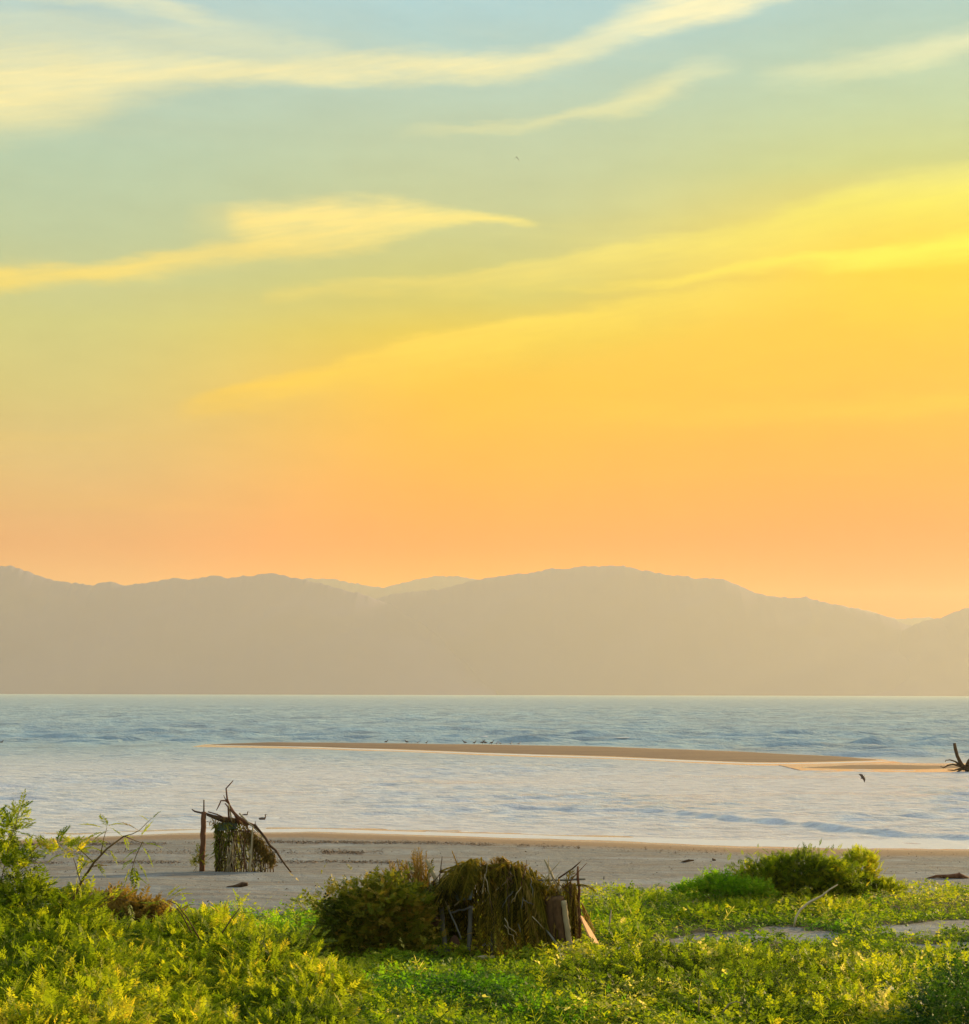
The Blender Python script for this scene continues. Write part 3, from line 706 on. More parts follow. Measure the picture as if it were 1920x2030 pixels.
# ------------------------------------------------------------------ driftwood shelter on the open beach
g1 = ground_hit(462, 1727); Y1 = g1[1]; S1 = Y1 / F
hut = tag(empty('driftwood_shelter', g1), 'driftwood lean-to with a lattice wall and forked branch on top, alone on the open beach', 'shelter')
def H1(u, v, dy=0.0):
    p = at(u, v, Y1 + dy); return tuple(p - g1)
r1 = random.Random(3)
def stick(root, pts, radii, mat, name='stick', seg=6, knob=0.18, rr=r1):
    return MB().tube(pts, radii, seg, knob, rr).build(name, M[mat], root)
stick(hut, wobble(H1(400, 1731), H1(404, 1609), 8, 0.012, r1), [.085, .088, .09, .092, .085, .09, .094, .088, .08], 'drift_red', 'post', 9, 0.1)
stick(hut, wobble(H1(404, 1614, -.02), H1(404, 1585), 3, 0.02, r1), [.03, .027, .024, .02], 'drift_dark')
stick(hut, [H1(380, 1604), H1(386, 1608), H1(403, 1612), H1(412, 1613)], [.022, .028, .033, .03], 'drift_dark')
stick(hut, [H1(410, 1614, .05), H1(424, 1619, .1), H1(445, 1625, .12), H1(474, 1628, .1), H1(492, 1636, .1)], [.05, .075, .085, .08, .07], 'drift_dark', 'beam', 8, 0.25)
stick(hut, [H1(412, 1609), H1(430, 1614, .05), H1(447, 1622, .1)], [.02, .022, .018], 'drift_red')
br = stick(hut, [H1(476, 1634), H1(466, 1615), H1(455, 1597), H1(450, 1583), H1(448, 1563), H1(455, 1555), H1(462, 1547)], [.06, .052, .044, .034, .026, .022, .015], 'drift_red', 'forked_branch', 7)
stick(br, [H1(453, 1592, .02), H1(447, 1587), H1(438, 1587), H1(434, 1596), H1(429, 1606)], [.03, .028, .024, .02, .012], 'drift_red', 'twig')
stick(br, [H1(452, 1590), H1(446, 1583), H1(443, 1576)], [.02, .016, .01], 'drift_red', 'twig')
stick(hut, [H1(454, 1625, -.05), H1(452, 1600, -.05), H1(446, 1592, -.04)], [.035, .03, .02], 'drift_red')
stick(hut, [H1(459, 1628, -.1), H1(456, 1608, -.1), H1(453, 1594, -.06)], [.022, .024, .018], 'drift_tan')
stick(hut, [H1(456, 1603, -.15), H1(472, 1620, -.18), H1(490, 1631, -.2), H1(507, 1638, -.2)], [.045, .055, .055, .05], 'drift_red', 'roof_pole', 7)
stick(hut, wobble(H1(504, 1634, -.2), H1(577, 1729, -.6), 7, 0.02, r1), [.05, .048, .045, .04, .036, .032, .028, .022], 'drift_dark', 'roof_pole', 7)
stick(hut, wobble(H1(474, 1612, -.1), H1(512, 1650, -.3), 4, 0.04, r1), [.03, .032, .03, .03, .02], 'drift_tan', 'roof_pole')
stick(hut, wobble(H1(495, 1730, -.5), H1(501, 1640, -.42), 6, 0.014, r1), [.038, .036, .036, .034, .036, .034, .03], 'drift_tan', 'post', 7, 0.12)
stick(hut, [H1(505, 1642, -.3), H1(506, 1628, -.3)], [.018, .012], 'drift_dark')
stick(hut, wobble(H1(430, 1730, .2), H1(432, 1634, .2), 5, 0.02, r1), [.05] * 6, 'drift_dark', 'post', 7)
# lattice: leaning uprights and weaving rods, each its own stick; tall ones at the left stand close together
for i in range(17):
    u = 429 + i * 2.3 + r1.uniform(-1, 1)
    stick(hut, wobble(H1(u + r1.uniform(-3, 3), 1730, .1 - i * .02 + r1.uniform(-.08, .08)), H1(u + r1.uniform(-2, 4), 1633 + r1.uniform(-3, 8), .15), 4, 0.05, r1), [r1.uniform(.012, .03)] * 5, 'drift_dark' if r1.random() < .75 else 'drift_tan', 'stick', 5)
for i in range(22):
    u = 466 + i * 3.5; top = 1645 + max(0, (u - 500)) * 1.12
    if top > 1715: break
    stick(hut, wobble(H1(u + r1.uniform(-4, 4), 1730, -.3 - .1 * r1.random()), H1(u + r1.uniform(-6, 2), top + r1.uniform(0, 6), -.2), 4, 0.06, r1), [r1.uniform(.009, .02)] * 5, ('drift_dark', 'drift_red', 'drift_tan')[r1.randrange(3)], 'stick', 5)
for i in range(9):
    v = 1643 + i * 9.6 + r1.uniform(-3, 3); ur = min(505 + max(0, v - 1645) * .72, 562)
    a_ = r1.uniform(428, 455); c_ = r1.uniform(480, ur)
    stick(hut, wobble(H1(a_, v + r1.uniform(-9, 9), -.05), H1(c_, v + r1.uniform(-16, 16), -.3), 5, 0.1, r1), [r1.uniform(.009, .02)] * 6, ('drift_dark', 'drift_dark', 'drift_red')[r1.randrange(3)], 'stick', 5)
for i in range(30):
    u0 = r1.uniform(440, 530); v0 = 1650 + max(0, u0 - 500) + r1.uniform(0, 30); u1 = u0 + r1.uniform(-25, 30)
    stick(hut, wobble(H1(u0, v0, -.2), H1(u1, 1729, -.35), 4, 0.07, r1), [r1.uniform(.008, .018)] * 5, ('drift_dark', 'drift_tan')[r1.randrange(2)], 'stick', 5)
# dead palm leaf strips hung on the roof edge and over the sloping side
rg = np.random.default_rng(4)
def strips(name, n, fn, Lr, W, mat, root, down=0.9, tint=(.4, .2)):
    q = [fn() for _ in range(n)]
    P = np.array([a for a in q]); D = unit(np.column_stack([rg.normal(0, .35, n), rg.normal(0, .3, n), -down + rg.normal(0, .35, n)]))
    V, Fq = leaf_arrays(P, D, unit(rg.normal(0, 1, (n, 3))), rg.uniform(Lr[0], Lr[1], n), W * rg.uniform(.6, 1.4, n))
    o = link(name, npmesh(name, V, Fq, M[mat], np.repeat(np.clip(rg.normal(*tint, n), 0, 1), 4)), root); o['kind'] = 'stuff'; return o
strips('palm_thatch', 900, lambda: H1(427 + 50 * rg.random() ** 1.4, 1628 + 88 * rg.random() ** 1.2, rg.uniform(-.15, .25)), (.12, .38), .035, 'dark_leaf', hut)
strips('palm_thatch', 330, lambda: H1(rg.uniform(470, 525), 1650 + rg.uniform(0, 70), -.25), (.12, .4), .025, 'dark_leaf', hut, .9, (.55, .25))
def slope_pt():
    t = rg.random() ** 0.8; return H1(480 + t * 62 + rg.normal(0, 3), 1630 + t * 62 + rg.uniform(-3, 22), -.2 - .3 * t)
strips('palm_thatch', 1000, slope_pt, (.1, .34), .03, 'dry_leaf', hut, .8, (.15, .15))
strips('palm_thatch', 150, lambda: H1(rg.uniform(414, 480), 1622 + rg.uniform(-4, 10), rg.uniform(-.1, .2)), (.1, .22), .03, 'dry_leaf', hut, .5, (.25, .15))
def cloth(name, pts_uv, fn, mat, root, th=0.02, n=10, ripple=0.04, seed=1):
    """a hanging sheet between four corners with folds and thickness"""
    a, b_, c_, d_ = [np.array(fn(*p)) for p in pts_uv]; V = []
    for side in (0, 1):
        for i in range(n + 1):
            for j in range(n + 1):
                s_, t_ = i / n, j / n
                p_ = (a * (1 - s_) + b_ * s_) * (1 - t_) + (d_ * (1 - s_) + c_ * s_) * t_
                off = ripple * (float(fbm(np.array(s_ * 4.0), np.array(t_ * 4.0), 2, seed)) - .5) * 2
                V.append(p_ + np.array([off * .3, off + side * th, off * .5]))
    N1 = (n + 1) ** 2; Fq = []
    for i in range(n):
        for j in range(n):
            k = i * (n + 1) + j; Fq += [(k, k + 1, k + n + 2, k + n + 1), (N1 + k, N1 + k + n + 1, N1 + k + n + 2, N1 + k + 1)]
    for k in range(n):
        for e0, e1 in ((k, k + 1), ((k + 1) * (n + 1), k * (n + 1)), (n * (n + 1) + k + 1, n * (n + 1) + k), (k * (n + 1) + n, (k + 1) * (n + 1) + n)):
            Fq.append((e1, e0, N1 + e0, N1 + e1))
    mb = MB(); mb.add(V, Fq); return mb.build(name, M[mat], root)
def mat_cloth(name, c0, c1):
    m, b, _ = newmat(name); n = noise(objc(), 3.5, 4, .6); setc(b.inputs['Base Color'], mixc(n, c0, c1)); b.inputs['Roughness'].default_value = .85; bump(b, noise(objc(), 22, 3), .4, .01); return m
M['green_cloth'] = mat_cloth('faded_green_tarp', (0.022, 0.034, 0.015), (0.045, 0.065, 0.025))
M['blue_tarp'] = mat_cloth('faded_blue_tarp', (0.05, 0.07, 0.085), (0.15, 0.2, 0.22))
M['rag'] = mat_cloth('brown_rag', (0.06, 0.025, 0.012), (0.16, 0.07, 0.03))
M['purple_rag'] = mat_cloth('mauve_rag', (0.05, 0.03, 0.045), (0.15, 0.1, 0.12))
cloth('tarp', [(434, 1631, -.02), (470, 1630, -.02), (468, 1643, -.16), (432, 1646, -.16)], H1, 'green_cloth', hut, seed=5)
# weed at the foot of the post
q = ground_hit(391, 1727)
bush('weed', 'small green weed at the foot of the driftwood shelter post', 'plant', q, [px_lobe(395, 1708, Y1, 8, 22), px_lobe(388, 1717, Y1, 10, 12)], 60, .2, TPL, M['dark_leaf'], 4, (.5, .2), stems=2)

# ------------------------------------------------------------------ palm frond shelter by the dune
g2 = ground_hit(980, 1898); Y2 = g2[1]
hut2 = tag(empty('palm_shelter', g2), 'shaggy shelter of dark palm fronds, poles and trunks among green creepers', 'shelter')
def H2(u, v, dy=0.0): return tuple(at(u, v, Y2 + dy) - g2)
r2 = random.Random(9); ng = np.random.default_rng(19)
def frond(root, p0, p1, sag, ll, lw, mat, tint=.4, n=34, name='palm_frond', spread=.7, down=.65, rr=ng):
    p0, p1 = np.array(p0, float), np.array(p1, float); t = np.linspace(0, 1, n)[:, None]
    mid = (p0 + p1) / 2 + np.array([0, 0, sag]); C_ = (1 - t) ** 2 * p0 + 2 * t * (1 - t) * mid + t * t * p1
    T = unit(np.gradient(C_, axis=0)); S = unit(np.cross(T, np.array([0, 0.25, 1.0]))); 
    P = []; D = []
    for sgn in (-1, 1):
        P.append(C_); D.append(unit(T * .75 + S * sgn * spread + np.array([0, 0, -down]) + rr.normal(0, .16, C_.shape)))
    P = np.concatenate(P); D = np.concatenate(D); tt_ = np.concatenate([t[:, 0]] * 2)
    L = ll * (0.35 + 0.65 * np.sin(np.pi * np.clip(tt_ * .9 + .1, 0, 1))) * rr.uniform(.7, 1.2, len(P))
    V, Fq = leaf_arrays(P, D, unit(rr.normal(0, .5, P.shape) + np.array([0, -.4, 1])), L, np.full(len(P), lw) * rr.uniform(.7, 1.3, len(P)))
    mb = MB(); mb.tube([tuple(c) for c in C_[::max(1, n // 8)]] + [tuple(C_[-1])], np.linspace(.02, .006, len(C_[::max(1, n // 8)]) + 1).tolist(), 5)
    tv = np.array(mb.v); quads = [f for f in mb.f if len(f) == 4]
    Fq = np.vstack([Fq, np.array(quads) + len(V)]); V2 = np.vstack([V, tv])
    return link(name, npmesh(name, V2, Fq, M[mat], np.concatenate([np.repeat(np.clip(rr.normal(tint, .12, len(P)), 0, 1), 4), np.full(len(tv), .8)])), root)
# supports
stick(hut2, wobble(H2(927, 1900, .0), H2(933, 1795, .1), 6, .015, r2), [.05] * 7, 'drift_grey', 'post', 8, .08)
stick(hut2, wobble(H2(884, 1898, .1), H2(871, 1780, .1), 6, .02, r2), [.06, .06, .055, .055, .05, .05, .05], 'drift_grey', 'post', 8, .12)
stick(hut2, wobble(H2(976, 1899, -.1), H2(980, 1770, .2), 5, .02, r2), [.04] * 6, 'drift_grey', 'post', 7)
stick(hut2, wobble(H2(845, 1704, -.05), H2(890, 1802, -.35), 6, .015, r2), [.03, .04, .045, .045, .04, .035, .025], 'drift_tan', 'leaning_pole', 7)
stick(hut2, wobble(H2(888, 1800, -.3), H2(914, 1862, -.45), 4, .03, r2), [.02] * 5, 'drift_grey', 'leaning_pole')
stick(hut2, wobble(H2(732, 1728, .2), H2(832, 1765, .0), 6, .02, r2), [.018, .024, .028, .03, .03, .03, .03], 'drift_dark', 'leaning_pole')
stick(hut2, wobble(H2(872, 1729, .25), H2(1045, 1722, .35), 6, .02, r2), [.022] * 7, 'drift_dark', 'beam')
stick(hut2, wobble(H2(893, 1809, -.1), H2(935, 1798, -.1), 5, .04, r2), [.022] * 6, 'drift_grey')
stick(hut2, wobble(H2(900, 1795, -.15), H2(922, 1776, -.1), 4, .05, r2), [.016] * 5, 'drift_tan')
stick(hut2, wobble(H2(838, 1895, .1), H2(842, 1800, .2), 5, .03, r2), [.025] * 6, 'drift_grey', 'post')
stick(hut2, wobble(H2(1079, 1704, .1), H2(1112, 1772, -.1), 5, .02, r2), [.02, .026, .03, .032, .032, .03], 'drift_tan', 'leaning_pole')
stick(hut2, [H2(1150, 1708, .1), H2(1134, 1722, .05), H2(1106, 1741, .0)], [.012, .018, .02], 'drift_dark')
stick(hut2, wobble(H2(1145, 1717, .1), H2(1150, 1862, .0), 6, .012, r2), [.022, .03, .034, .036, .036, .036, .036], 'drift_red', 'post', 7)
stick(hut2, wobble(H2(1060, 1745, .1), H2(1160, 1742, .15), 5, .02, r2), [.022] * 6, 'drift_grey', 'beam')
stick(hut2, wobble(H2(1082, 1843, -.5), H2(1127, 1906, -.75), 5, .01, r2), [.018, .024, .028, .03, .028, .022], 'drift_grey', 'leaning_pole')
for (a_, b_, r_, m_) in (((1098, 1894), (1094, 1778), .16, 'palm_trunk'), ((1118, 1893), (1104, 1776), .14, 'palm_trunk'), ((1140, 1870), (1130, 1752), .11, 'palm_trunk'), ((1131, 1893), (1117, 1785), .06, 'drift_tan')):  # the slim tan log paints the lit edge of the trunks
    dy_ = {.16: .0, .14: -.12, .11: .25, .06: -.3}[r_]
    pts = wobble(H2(*a_, dy_), H2(*b_, dy_), 14, .006, r2)
    stick(hut2, pts, [r_ * (1 + (.1 if i % 2 else -.06) + .1 * (1 - i / 14)) for i in range(15)], m_, 'trunk_or_lit_edge', 10, .05)
cloth('tarp', [(880, 1760, -.05), (938, 1748, .0), (934, 1784, -.15), (906, 1786, -.2)], H2, 'blue_tarp', hut2, ripple=.06, seed=9)
cloth('tarp', [(886, 1738, .1), (930, 1738, .1), (925, 1752, .02), (880, 1756, .05)], H2, 'blue_tarp', hut2, ripple=.05, seed=12)
def bundle(name, u, v, ru, rv, dy, mat, root, seed):
    c_ = np.array(H2(u, v, dy)); s_ = Y2 / F; V = []; n, m = 14, 9
    for j in range(m + 1):
        ph = math.pi * j / m
        for i in range(n):
            th = 2 * math.pi * i / n; k = 1 + .5 * (float(fbm(np.array(2 + math.cos(th) * 1.6), np.array(ph * 1.5 + math.sin(th)), 3, seed)) - .5)
            V.append(c_ + np.array([math.sin(ph) * math.cos(th) * ru * s_, math.sin(ph) * math.sin(th) * ru * s_ * .8, math.cos(ph) * rv * s_]) * k)
    Fq = [(j * n + i, j * n + (i + 1) % n, (j + 1) * n + (i + 1) % n, (j + 1) * n + i) for j in range(m) for i in range(n)]
    mb = MB(); mb.add(V, Fq); return mb.build(name, M[mat], root)
def top_thing(o, root, label, cat, name=None):
    """lift a mesh built relative to a shelter to top level, with its own origin"""
    o.parent = None; me = o.data
    c_ = np.zeros(3); co = np.empty(len(me.vertices) * 3, np.float32); me.vertices.foreach_get('co', co); co = co.reshape(-1, 3)
    ctr = co.mean(0); ctr[2] = co[:, 2].min(); me.vertices.foreach_set('co', (co - ctr).ravel()); me.update()
    o.location = tuple(float(a + b) for a, b in zip(ctr, root.location)); return tag(o, label, cat)
top_thing(bundle('cloth_bundle', 862, 1828, 9, 13, .4, 'rag', None, 3), hut2, 'rust brown cloth bundle hanging inside the dark opening of the palm shelter', 'cloth')
top_thing(bundle('cloth_bundle', 872, 1886, 24, 13, .3, 'purple_rag', None, 6), hut2, 'dull mauve cloth heap on the ground in the palm shelter opening', 'cloth')
top_thing(bundle('cloth_bundle', 901, 1874, 11, 20, .35, 'rag', None, 8), hut2, 'reddish brown cloth heap beside the grey post of the palm shelter', 'cloth')
# thatch: fronds leaning on the beam and falling to the ground, front, back and both ends
for i in range(66):
    u0 = r2.uniform(900, 1066); top = 1710 + abs(u0 - 975) ** 1.5 * .03 + r2.uniform(-16, 14); dy0 = r2.uniform(-.1, .5)
    u1 = u0 + (u0 - 975) * r2.uniform(.05, .4) + r2.uniform(-22, 22)
    v1 = r2.choice((1900, 1898, 1894, 1880, 1850))
    if u1 < 940: v1 = r2.uniform(1760, 1800); u1 = u1 - 10
    frond(hut2, H2(u0, top, dy0), H2(u1, v1, -.5 + r2.uniform(-.15, .25)), r2.uniform(.1, .5), r2.uniform(.2, .42), .018, 'thatch', r2.choice((.1, .3, .45, .6, .9)), 46, spread=r2.uniform(.5, 1.3), down=r2.uniform(.2, .8))
for i in range(70):                     # the back and the inside of the lean-to
    u0 = r2.uniform(838, 1100) if i < 45 else r2.uniform(836, 940); frond(hut2, H2(u0, 1718 + abs(u0 - 970) * .22 + r2.uniform(-6, 14), r2.uniform(.45, .8)), H2(u0 + r2.uniform(-34, 34), 1893, r2.uniform(.9, 1.5)), r2.uniform(.1, .4), .42, .035, 'thatch', r2.uniform(.15, .5), 26, spread=.9)
for i in range(14):
    u0 = r2.uniform(1000, 1065); frond(hut2, H2(u0, 1735 + r2.uniform(-8, 10), .1), H2(r2.uniform(1062, 1095), r2.uniform(1820, 1895), -.45), .35, .32, .022, 'thatch' if i % 3 else 'dry_leaf', r2.uniform(.4, .8), 28)
for a_, b_, m_, L_, n_ in (((960, 1728, .1), (1042, 1790, -.2), 'thatch', .4, 40), ((905, 1738, .1), (990, 1712, .1), 'thatch', .3, 34), ((1030, 1730, .1), (988, 1700, .1), 'dry_leaf', .3, 30), ((1040, 1738, .1), (1000, 1702, .15), 'dry_leaf', .28, 30),
        ((870, 1728, .0), (935, 1714, .1), 'thatch', .2, 24), ((845, 1765, .1), (829, 1680, .1), 'dry_leaf', .2, 30), ((836, 1770, .1), (818, 1700, .2), 'dry_leaf', .22, 30), ((828, 1770, .1), (796, 1712, .2), 'dry_leaf', .2, 26), ((815, 1775, .1), (775, 1728, .1), 'dry_leaf', .18, 24),
        ((845, 1750, -.05), (858, 1702, .0), 'thatch', .15, 20), ((1140, 1755, .1), (1178, 1764, -.1), 'thatch', .2, 22), ((1118, 1770, .1), (1132, 1728, .1), 'thatch', .28, 24), ((1105, 1775, .1), (1075, 1735, .1), 'thatch', .25, 24), ((1070, 1770, .0), (1045, 1735, .1), 'dry_leaf', .25, 24),
        ((1152, 1790, .1), (1176, 1845, .1), 'dry_leaf', .22, 22), ((1156, 1800, .1), (1166, 1850, .15), 'dry_leaf', .22, 22), ((1062, 1745, .0), (1100, 1772, -.1), 'thatch', .28, 24), ((1130, 1745, .2), (1142, 1850, .1), 'thatch', .2, 24), ((1085, 1780, .2), (1090, 1890, .1), 'thatch', .3, 24)):
    frond(hut2, H2(*a_), H2(*b_), r2.uniform(.03, .12), L_, .02, m_, r2.uniform(.35, .7), n_, down=.3)
for i in range(34):                     # spiky ends standing off the heap
    u0 = r2.uniform(835, 1110); v0 = 1730 + abs(u0 - 970) * .25 + r2.uniform(0, 60); an_ = r2.uniform(-1.2, 1.2) + (u0 - 970) * .004; ln_ = r2.uniform(28, 62)
    frond(hut2, H2(u0, v0, r2.uniform(-.3, .3)), H2(u0 + math.sin(an_) * ln_, v0 - math.cos(an_) * ln_, r2.uniform(-.5, .4)), r2.uniform(-.02, .1), r2.uniform(.1, .24), .014, r2.choice(('thatch', 'thatch', 'dry_leaf')), r2.uniform(.2, .8), 26, spread=r2.uniform(.3, .9), down=r2.uniform(-.2, .4))
for i in range(26):
    u0 = r2.uniform(800, 850); frond(hut2, H2(u0, r2.uniform(1745, 1790), r2.uniform(-.3, .2)), H2(u0 + r2.uniform(-45, 20), r2.uniform(1850, 1897), r2.uniform(-.5, .1)), .15, r2.uniform(.14, .28), .016, r2.choice(('thatch', 'thatch', 'dry_leaf')), r2.uniform(.2, .7), 30, spread=.8, down=.5)
for i in range(16):
    u0 = r2.uniform(840, 1140); v0 = r2.uniform(1740, 1800); an_ = r2.uniform(-.9, .9); ln_ = r2.uniform(30, 70)
    stick(hut2, wobble(H2(u0, v0, -.2), H2(u0 + math.sin(an_) * ln_, v0 - math.cos(an_) * ln_, r2.uniform(-.3, .2)), 4, .05, r2), [.014, .013, .011, .009, .005], r2.choice(('drift_tan', 'drift_dark', 'drift_red')), 'stick', 5)
for i in range(30):
    u0 = r2.uniform(770, 850); frond(hut2, H2(u0, r2.uniform(1765, 1800), r2.uniform(-.1, .4)), H2(u0 + r2.uniform(-16, 12), 1690 + abs(u0 - 830) * .55 + r2.uniform(-10, 26), r2.uniform(0, .4)), .03, r2.uniform(.12, .22), .014, 'dry_leaf', r2.uniform(.3, .8), 24, spread=.6, down=-.1)
for i in range(16):
    u0 = r2.uniform(1078, 1142); frond(hut2, H2(u0, r2.uniform(1742, 1776), r2.uniform(-.2, .2)), H2(u0 + r2.uniform(-14, 16), r2.uniform(1830, 1888), r2.uniform(-.35, .2)), .05, r2.uniform(.1, .2), .016, 'thatch' if i % 3 else 'dry_leaf', r2.uniform(.1, .6), 28, spread=.8, down=.5)
for i in range(14):
    u0 = r2.uniform(950, 1055); v0 = r2.uniform(1730, 1850); du = r2.uniform(-26, 26)
    stick(hut2, wobble(H2(u0, v0, -.42 - (v0 - 1720) * .002), H2(u0 + du, v0 + r2.uniform(8, 50), -.5 - (v0 - 1720) * .002), 5, .08, r2), [.008, .01, .01, .009, .007, .005], ('drift_tan', 'drift_grey', 'drift_dark')[i % 3], 'twig', 5)
for i in range(12):
    u0 = r2.uniform(965, 1040); frond(hut2, H2(u0, 1735, r2.uniform(.1, .4)), H2(u0 + r2.uniform(-30, 14), 1700 + abs(u0 - 995) * .5 + r2.uniform(-6, 10), r2.uniform(.1, .4)), .06, .2, .018, 'dry_leaf', r2.uniform(.2, .7), 22, spread=.7, down=.1)
# the sawn plank leaning at the right end, wide at its foot
a_, b_ = np.array(H2(1151, 1816, -.1)), np.array(H2(1181, 1872, -.55))
ax = unit(b_ - a_); sdv = unit(np.cross(ax, np.array([.75, -.6, .25]))); nv = np.cross(sdv, ax)
mb = MB(); V = []
for t, w in ((0, .03), (.25, .07), (.6, .1), (1, .115)):
    c_ = a_ + (b_ - a_) * t
    for sx, sn in ((-1, -1), (1, -1), (1, 1), (-1, 1)): V.append(c_ + sdv * sx * w + nv * sn * .016)
Fq = [tuple(range(3, -1, -1)), (12, 13, 14, 15)] + [(k * 4 + i, k * 4 + (i + 1) % 4, k * 4 + 4 + (i + 1) % 4, k * 4 + 4 + i) for k in range(3) for i in range(4)]
mb.add(V, Fq); top_thing(mb.build('wooden_plank', M['plank'], None, sm=False), hut2, 'bright orange tapered plank leaning on the right end of the palm shelter', 'plank')

# ------------------------------------------------------------------ creepers over the dune
cg = np.random.default_rng(77)
n = 220000
yy = 1 / cg.uniform(1 / 64, 1 / 24, n); xx = yy * cg.uniform(-.34, .34, n)
keep = cg.random(n) < cover_at(xx, yy); xx, yy = xx[keep], yy[keep]
# patches grow denser and higher in places
dens = fbm(xx / 1.3, yy / 1.3, 3, 91); keep = cg.random(len(xx)) < np.clip(.25 + 1.3 * dens, 0, 1) * np.clip(yy / 44, .4, 1) ; xx, yy, dens = xx[keep], yy[keep], dens[keep]
gz = ground(xx, yy); hh = .05 + (.38 - .31 * ss(bare_at(xx, yy - 1.2), .1, .5)) * ss(fbm(xx / 1.6 + 5, yy / 2.2, 3, 92), .4, .75)
zz = gz + .02 + hh * cg.random(len(xx)) ** .6
P = np.column_stack([xx, yy, zz]); D = unit(cg.normal(0, 1, P.shape) * np.array([1, 1, .35]) + np.array([0.0, 0, .25]))
u_, v_ = proj(P)
fresh = (((u_ - 590) / 130) ** 2 + ((v_ - 1835) / 38) ** 2 < 1) | (((u_ - 860) / 190) ** 2 + ((v_ - 1955) / 26) ** 2 < 1) | (fbm(xx / 2.1, yy / 3.5, 2, 95) > .74)
fresh &= cg.random(len(xx)) < .85
big = fbm(xx / 2.5, yy / 5, 3, 97)
tn = np.clip(cg.normal(.56, .16, len(xx)) + (big - .5) * 1.3, 0, .96); tn[cg.random(len(xx)) < .008] = 1.0
sz = cg.uniform(.12, .3, len(xx))
LEAF_G = [(0.0, (0.025, 0.075, 0.002)), (0.4, (0.085, 0.195, 0.003)), (0.75, (0.16, 0.28, 0.005)), (1.0, (0.25, 0.31, 0.015))]
M['fresh'] = mat_leaf('fresh_creeper_leaf', LEAF_G, 0.5, 1.9, .6, .15)
M['deep'] = mat_leaf('deep_green_leaf', [(0.0, (0.008, 0.022, 0.003)), (0.5, (0.02, 0.06, 0.004)), (1.0, (0.07, 0.13, 0.006))], 0.3)
for msk, mt_, lb in ((~fresh, 'vine', 'yellow green creeping vines spread over the dune'), (fresh, 'fresh', 'bright green leafy creeper patches beside and before the palm shelter')):
    V, Fq, T = sprays_to_arrays(P[msk], D[msk], sz[msk], tn[msk], BROAD, cg, False)
    tag(link('ground_cover', npmesh('ground_cover', V, Fq, M[mt_], T)), lb, kind='stuff')
# upright grassy shoots among the creepers
n = 2200; yy = 1 / cg.uniform(1 / 58, 1 / 25, n); xx = yy * cg.uniform(-.3, .3, n); keep = cover_at(xx, yy) > .6; xx, yy = xx[keep], yy[keep]
P = np.column_stack([xx, yy, ground(xx, yy)]); D = unit(cg.normal(0, .35, P.shape) + np.array([0, 0, 1]))
V, Fq, T = sprays_to_arrays(P, D, cg.uniform(.2, .6, len(P)), np.clip(cg.normal(.7, .15, len(P)), 0, .95), GRASSY, cg)
tag(link('grass', npmesh('grass', V, Fq, M['vine'], T)), 'thin upright grass shoots among the creepers', kind='stuff')

# ------------------------------------------------------------------ shrubs
b_ = ground_hit(1600, 1797); Y = b_[1]
bush('mound_shrub', 'round olive shrub mound rising above the creepers against the beach', 'shrub', b_, [px_lobe(1525, 1738, Y, 62, 30), px_lobe(1590, 1728, Y, 72, 32), px_lobe(1645, 1742, Y, 50, 32), px_lobe(1505, 1762, Y, 60, 30), px_lobe(1455, 1772, Y, 50, 22), px_lobe(1600, 1768, Y, 90, 36), px_lobe(1660, 1772, Y, 50, 26)], 4200, .2, TPL, M['leaf'], 31, (.46, .2), up=.5, ragged=.36, shell=.35)
b_ = ground_hit(1712, 1790); Y = b_[1]
bush('yellow_shrub', 'small yellow green shrub at the right flank of the round mound', 'shrub', b_, [px_lobe(1705, 1728, Y, 32, 36), px_lobe(1690, 1762, Y, 45, 30), px_lobe(1745, 1768, Y, 40, 18)], 1300, .22, TPL, M['leaf'], 32, (.7, .12), up=.7)
b_ = ground_hit(1440, 1800); Y = b_[1]
bush('leafy_shrub', 'low deep green shrub left of the round mound', 'shrub', b_, [px_lobe(1370, 1772, Y, 34, 18), px_lobe(1425, 1765, Y, 42, 26), px_lobe(1480, 1776, Y, 46, 26)], 1500, .2, BROAD, M['fresh'], 33, (.55, .15))
b_ = ground_hit(742, 1902); Y = b_[1]
bush('dark_shrub', 'dark dense shrub against the left side of the palm shelter', 'shrub', b_, [px_lobe(688, 1828, Y, 42, 40), px_lobe(738, 1812, Y, 50, 44), px_lobe(785, 1798, Y, 46, 44), px_lobe(815, 1835, Y, 32, 60), px_lobe(715, 1872, Y, 72, 32), px_lobe(790, 1878, Y, 52, 30), px_lobe(668, 1778, Y, 26, 14, w=.35), px_lobe(715, 1762, Y, 36, 14, w=.35), px_lobe(765, 1750, Y, 30, 14, w=.3), px_lobe(740, 1830, Y + .8, 100, 50)], 4200, .26, TPL + BROAD, M['dark_leaf'], 34, (.6, .2), stems=9, up=.4, ragged=.42, shell=.3)
def g_lobe(u, v, rx, ry, rz, w=1.0):
    g = ground_hit(u, v); return (g[0], g[1], g[2] + rz * .35, rx, ry, rz, w)
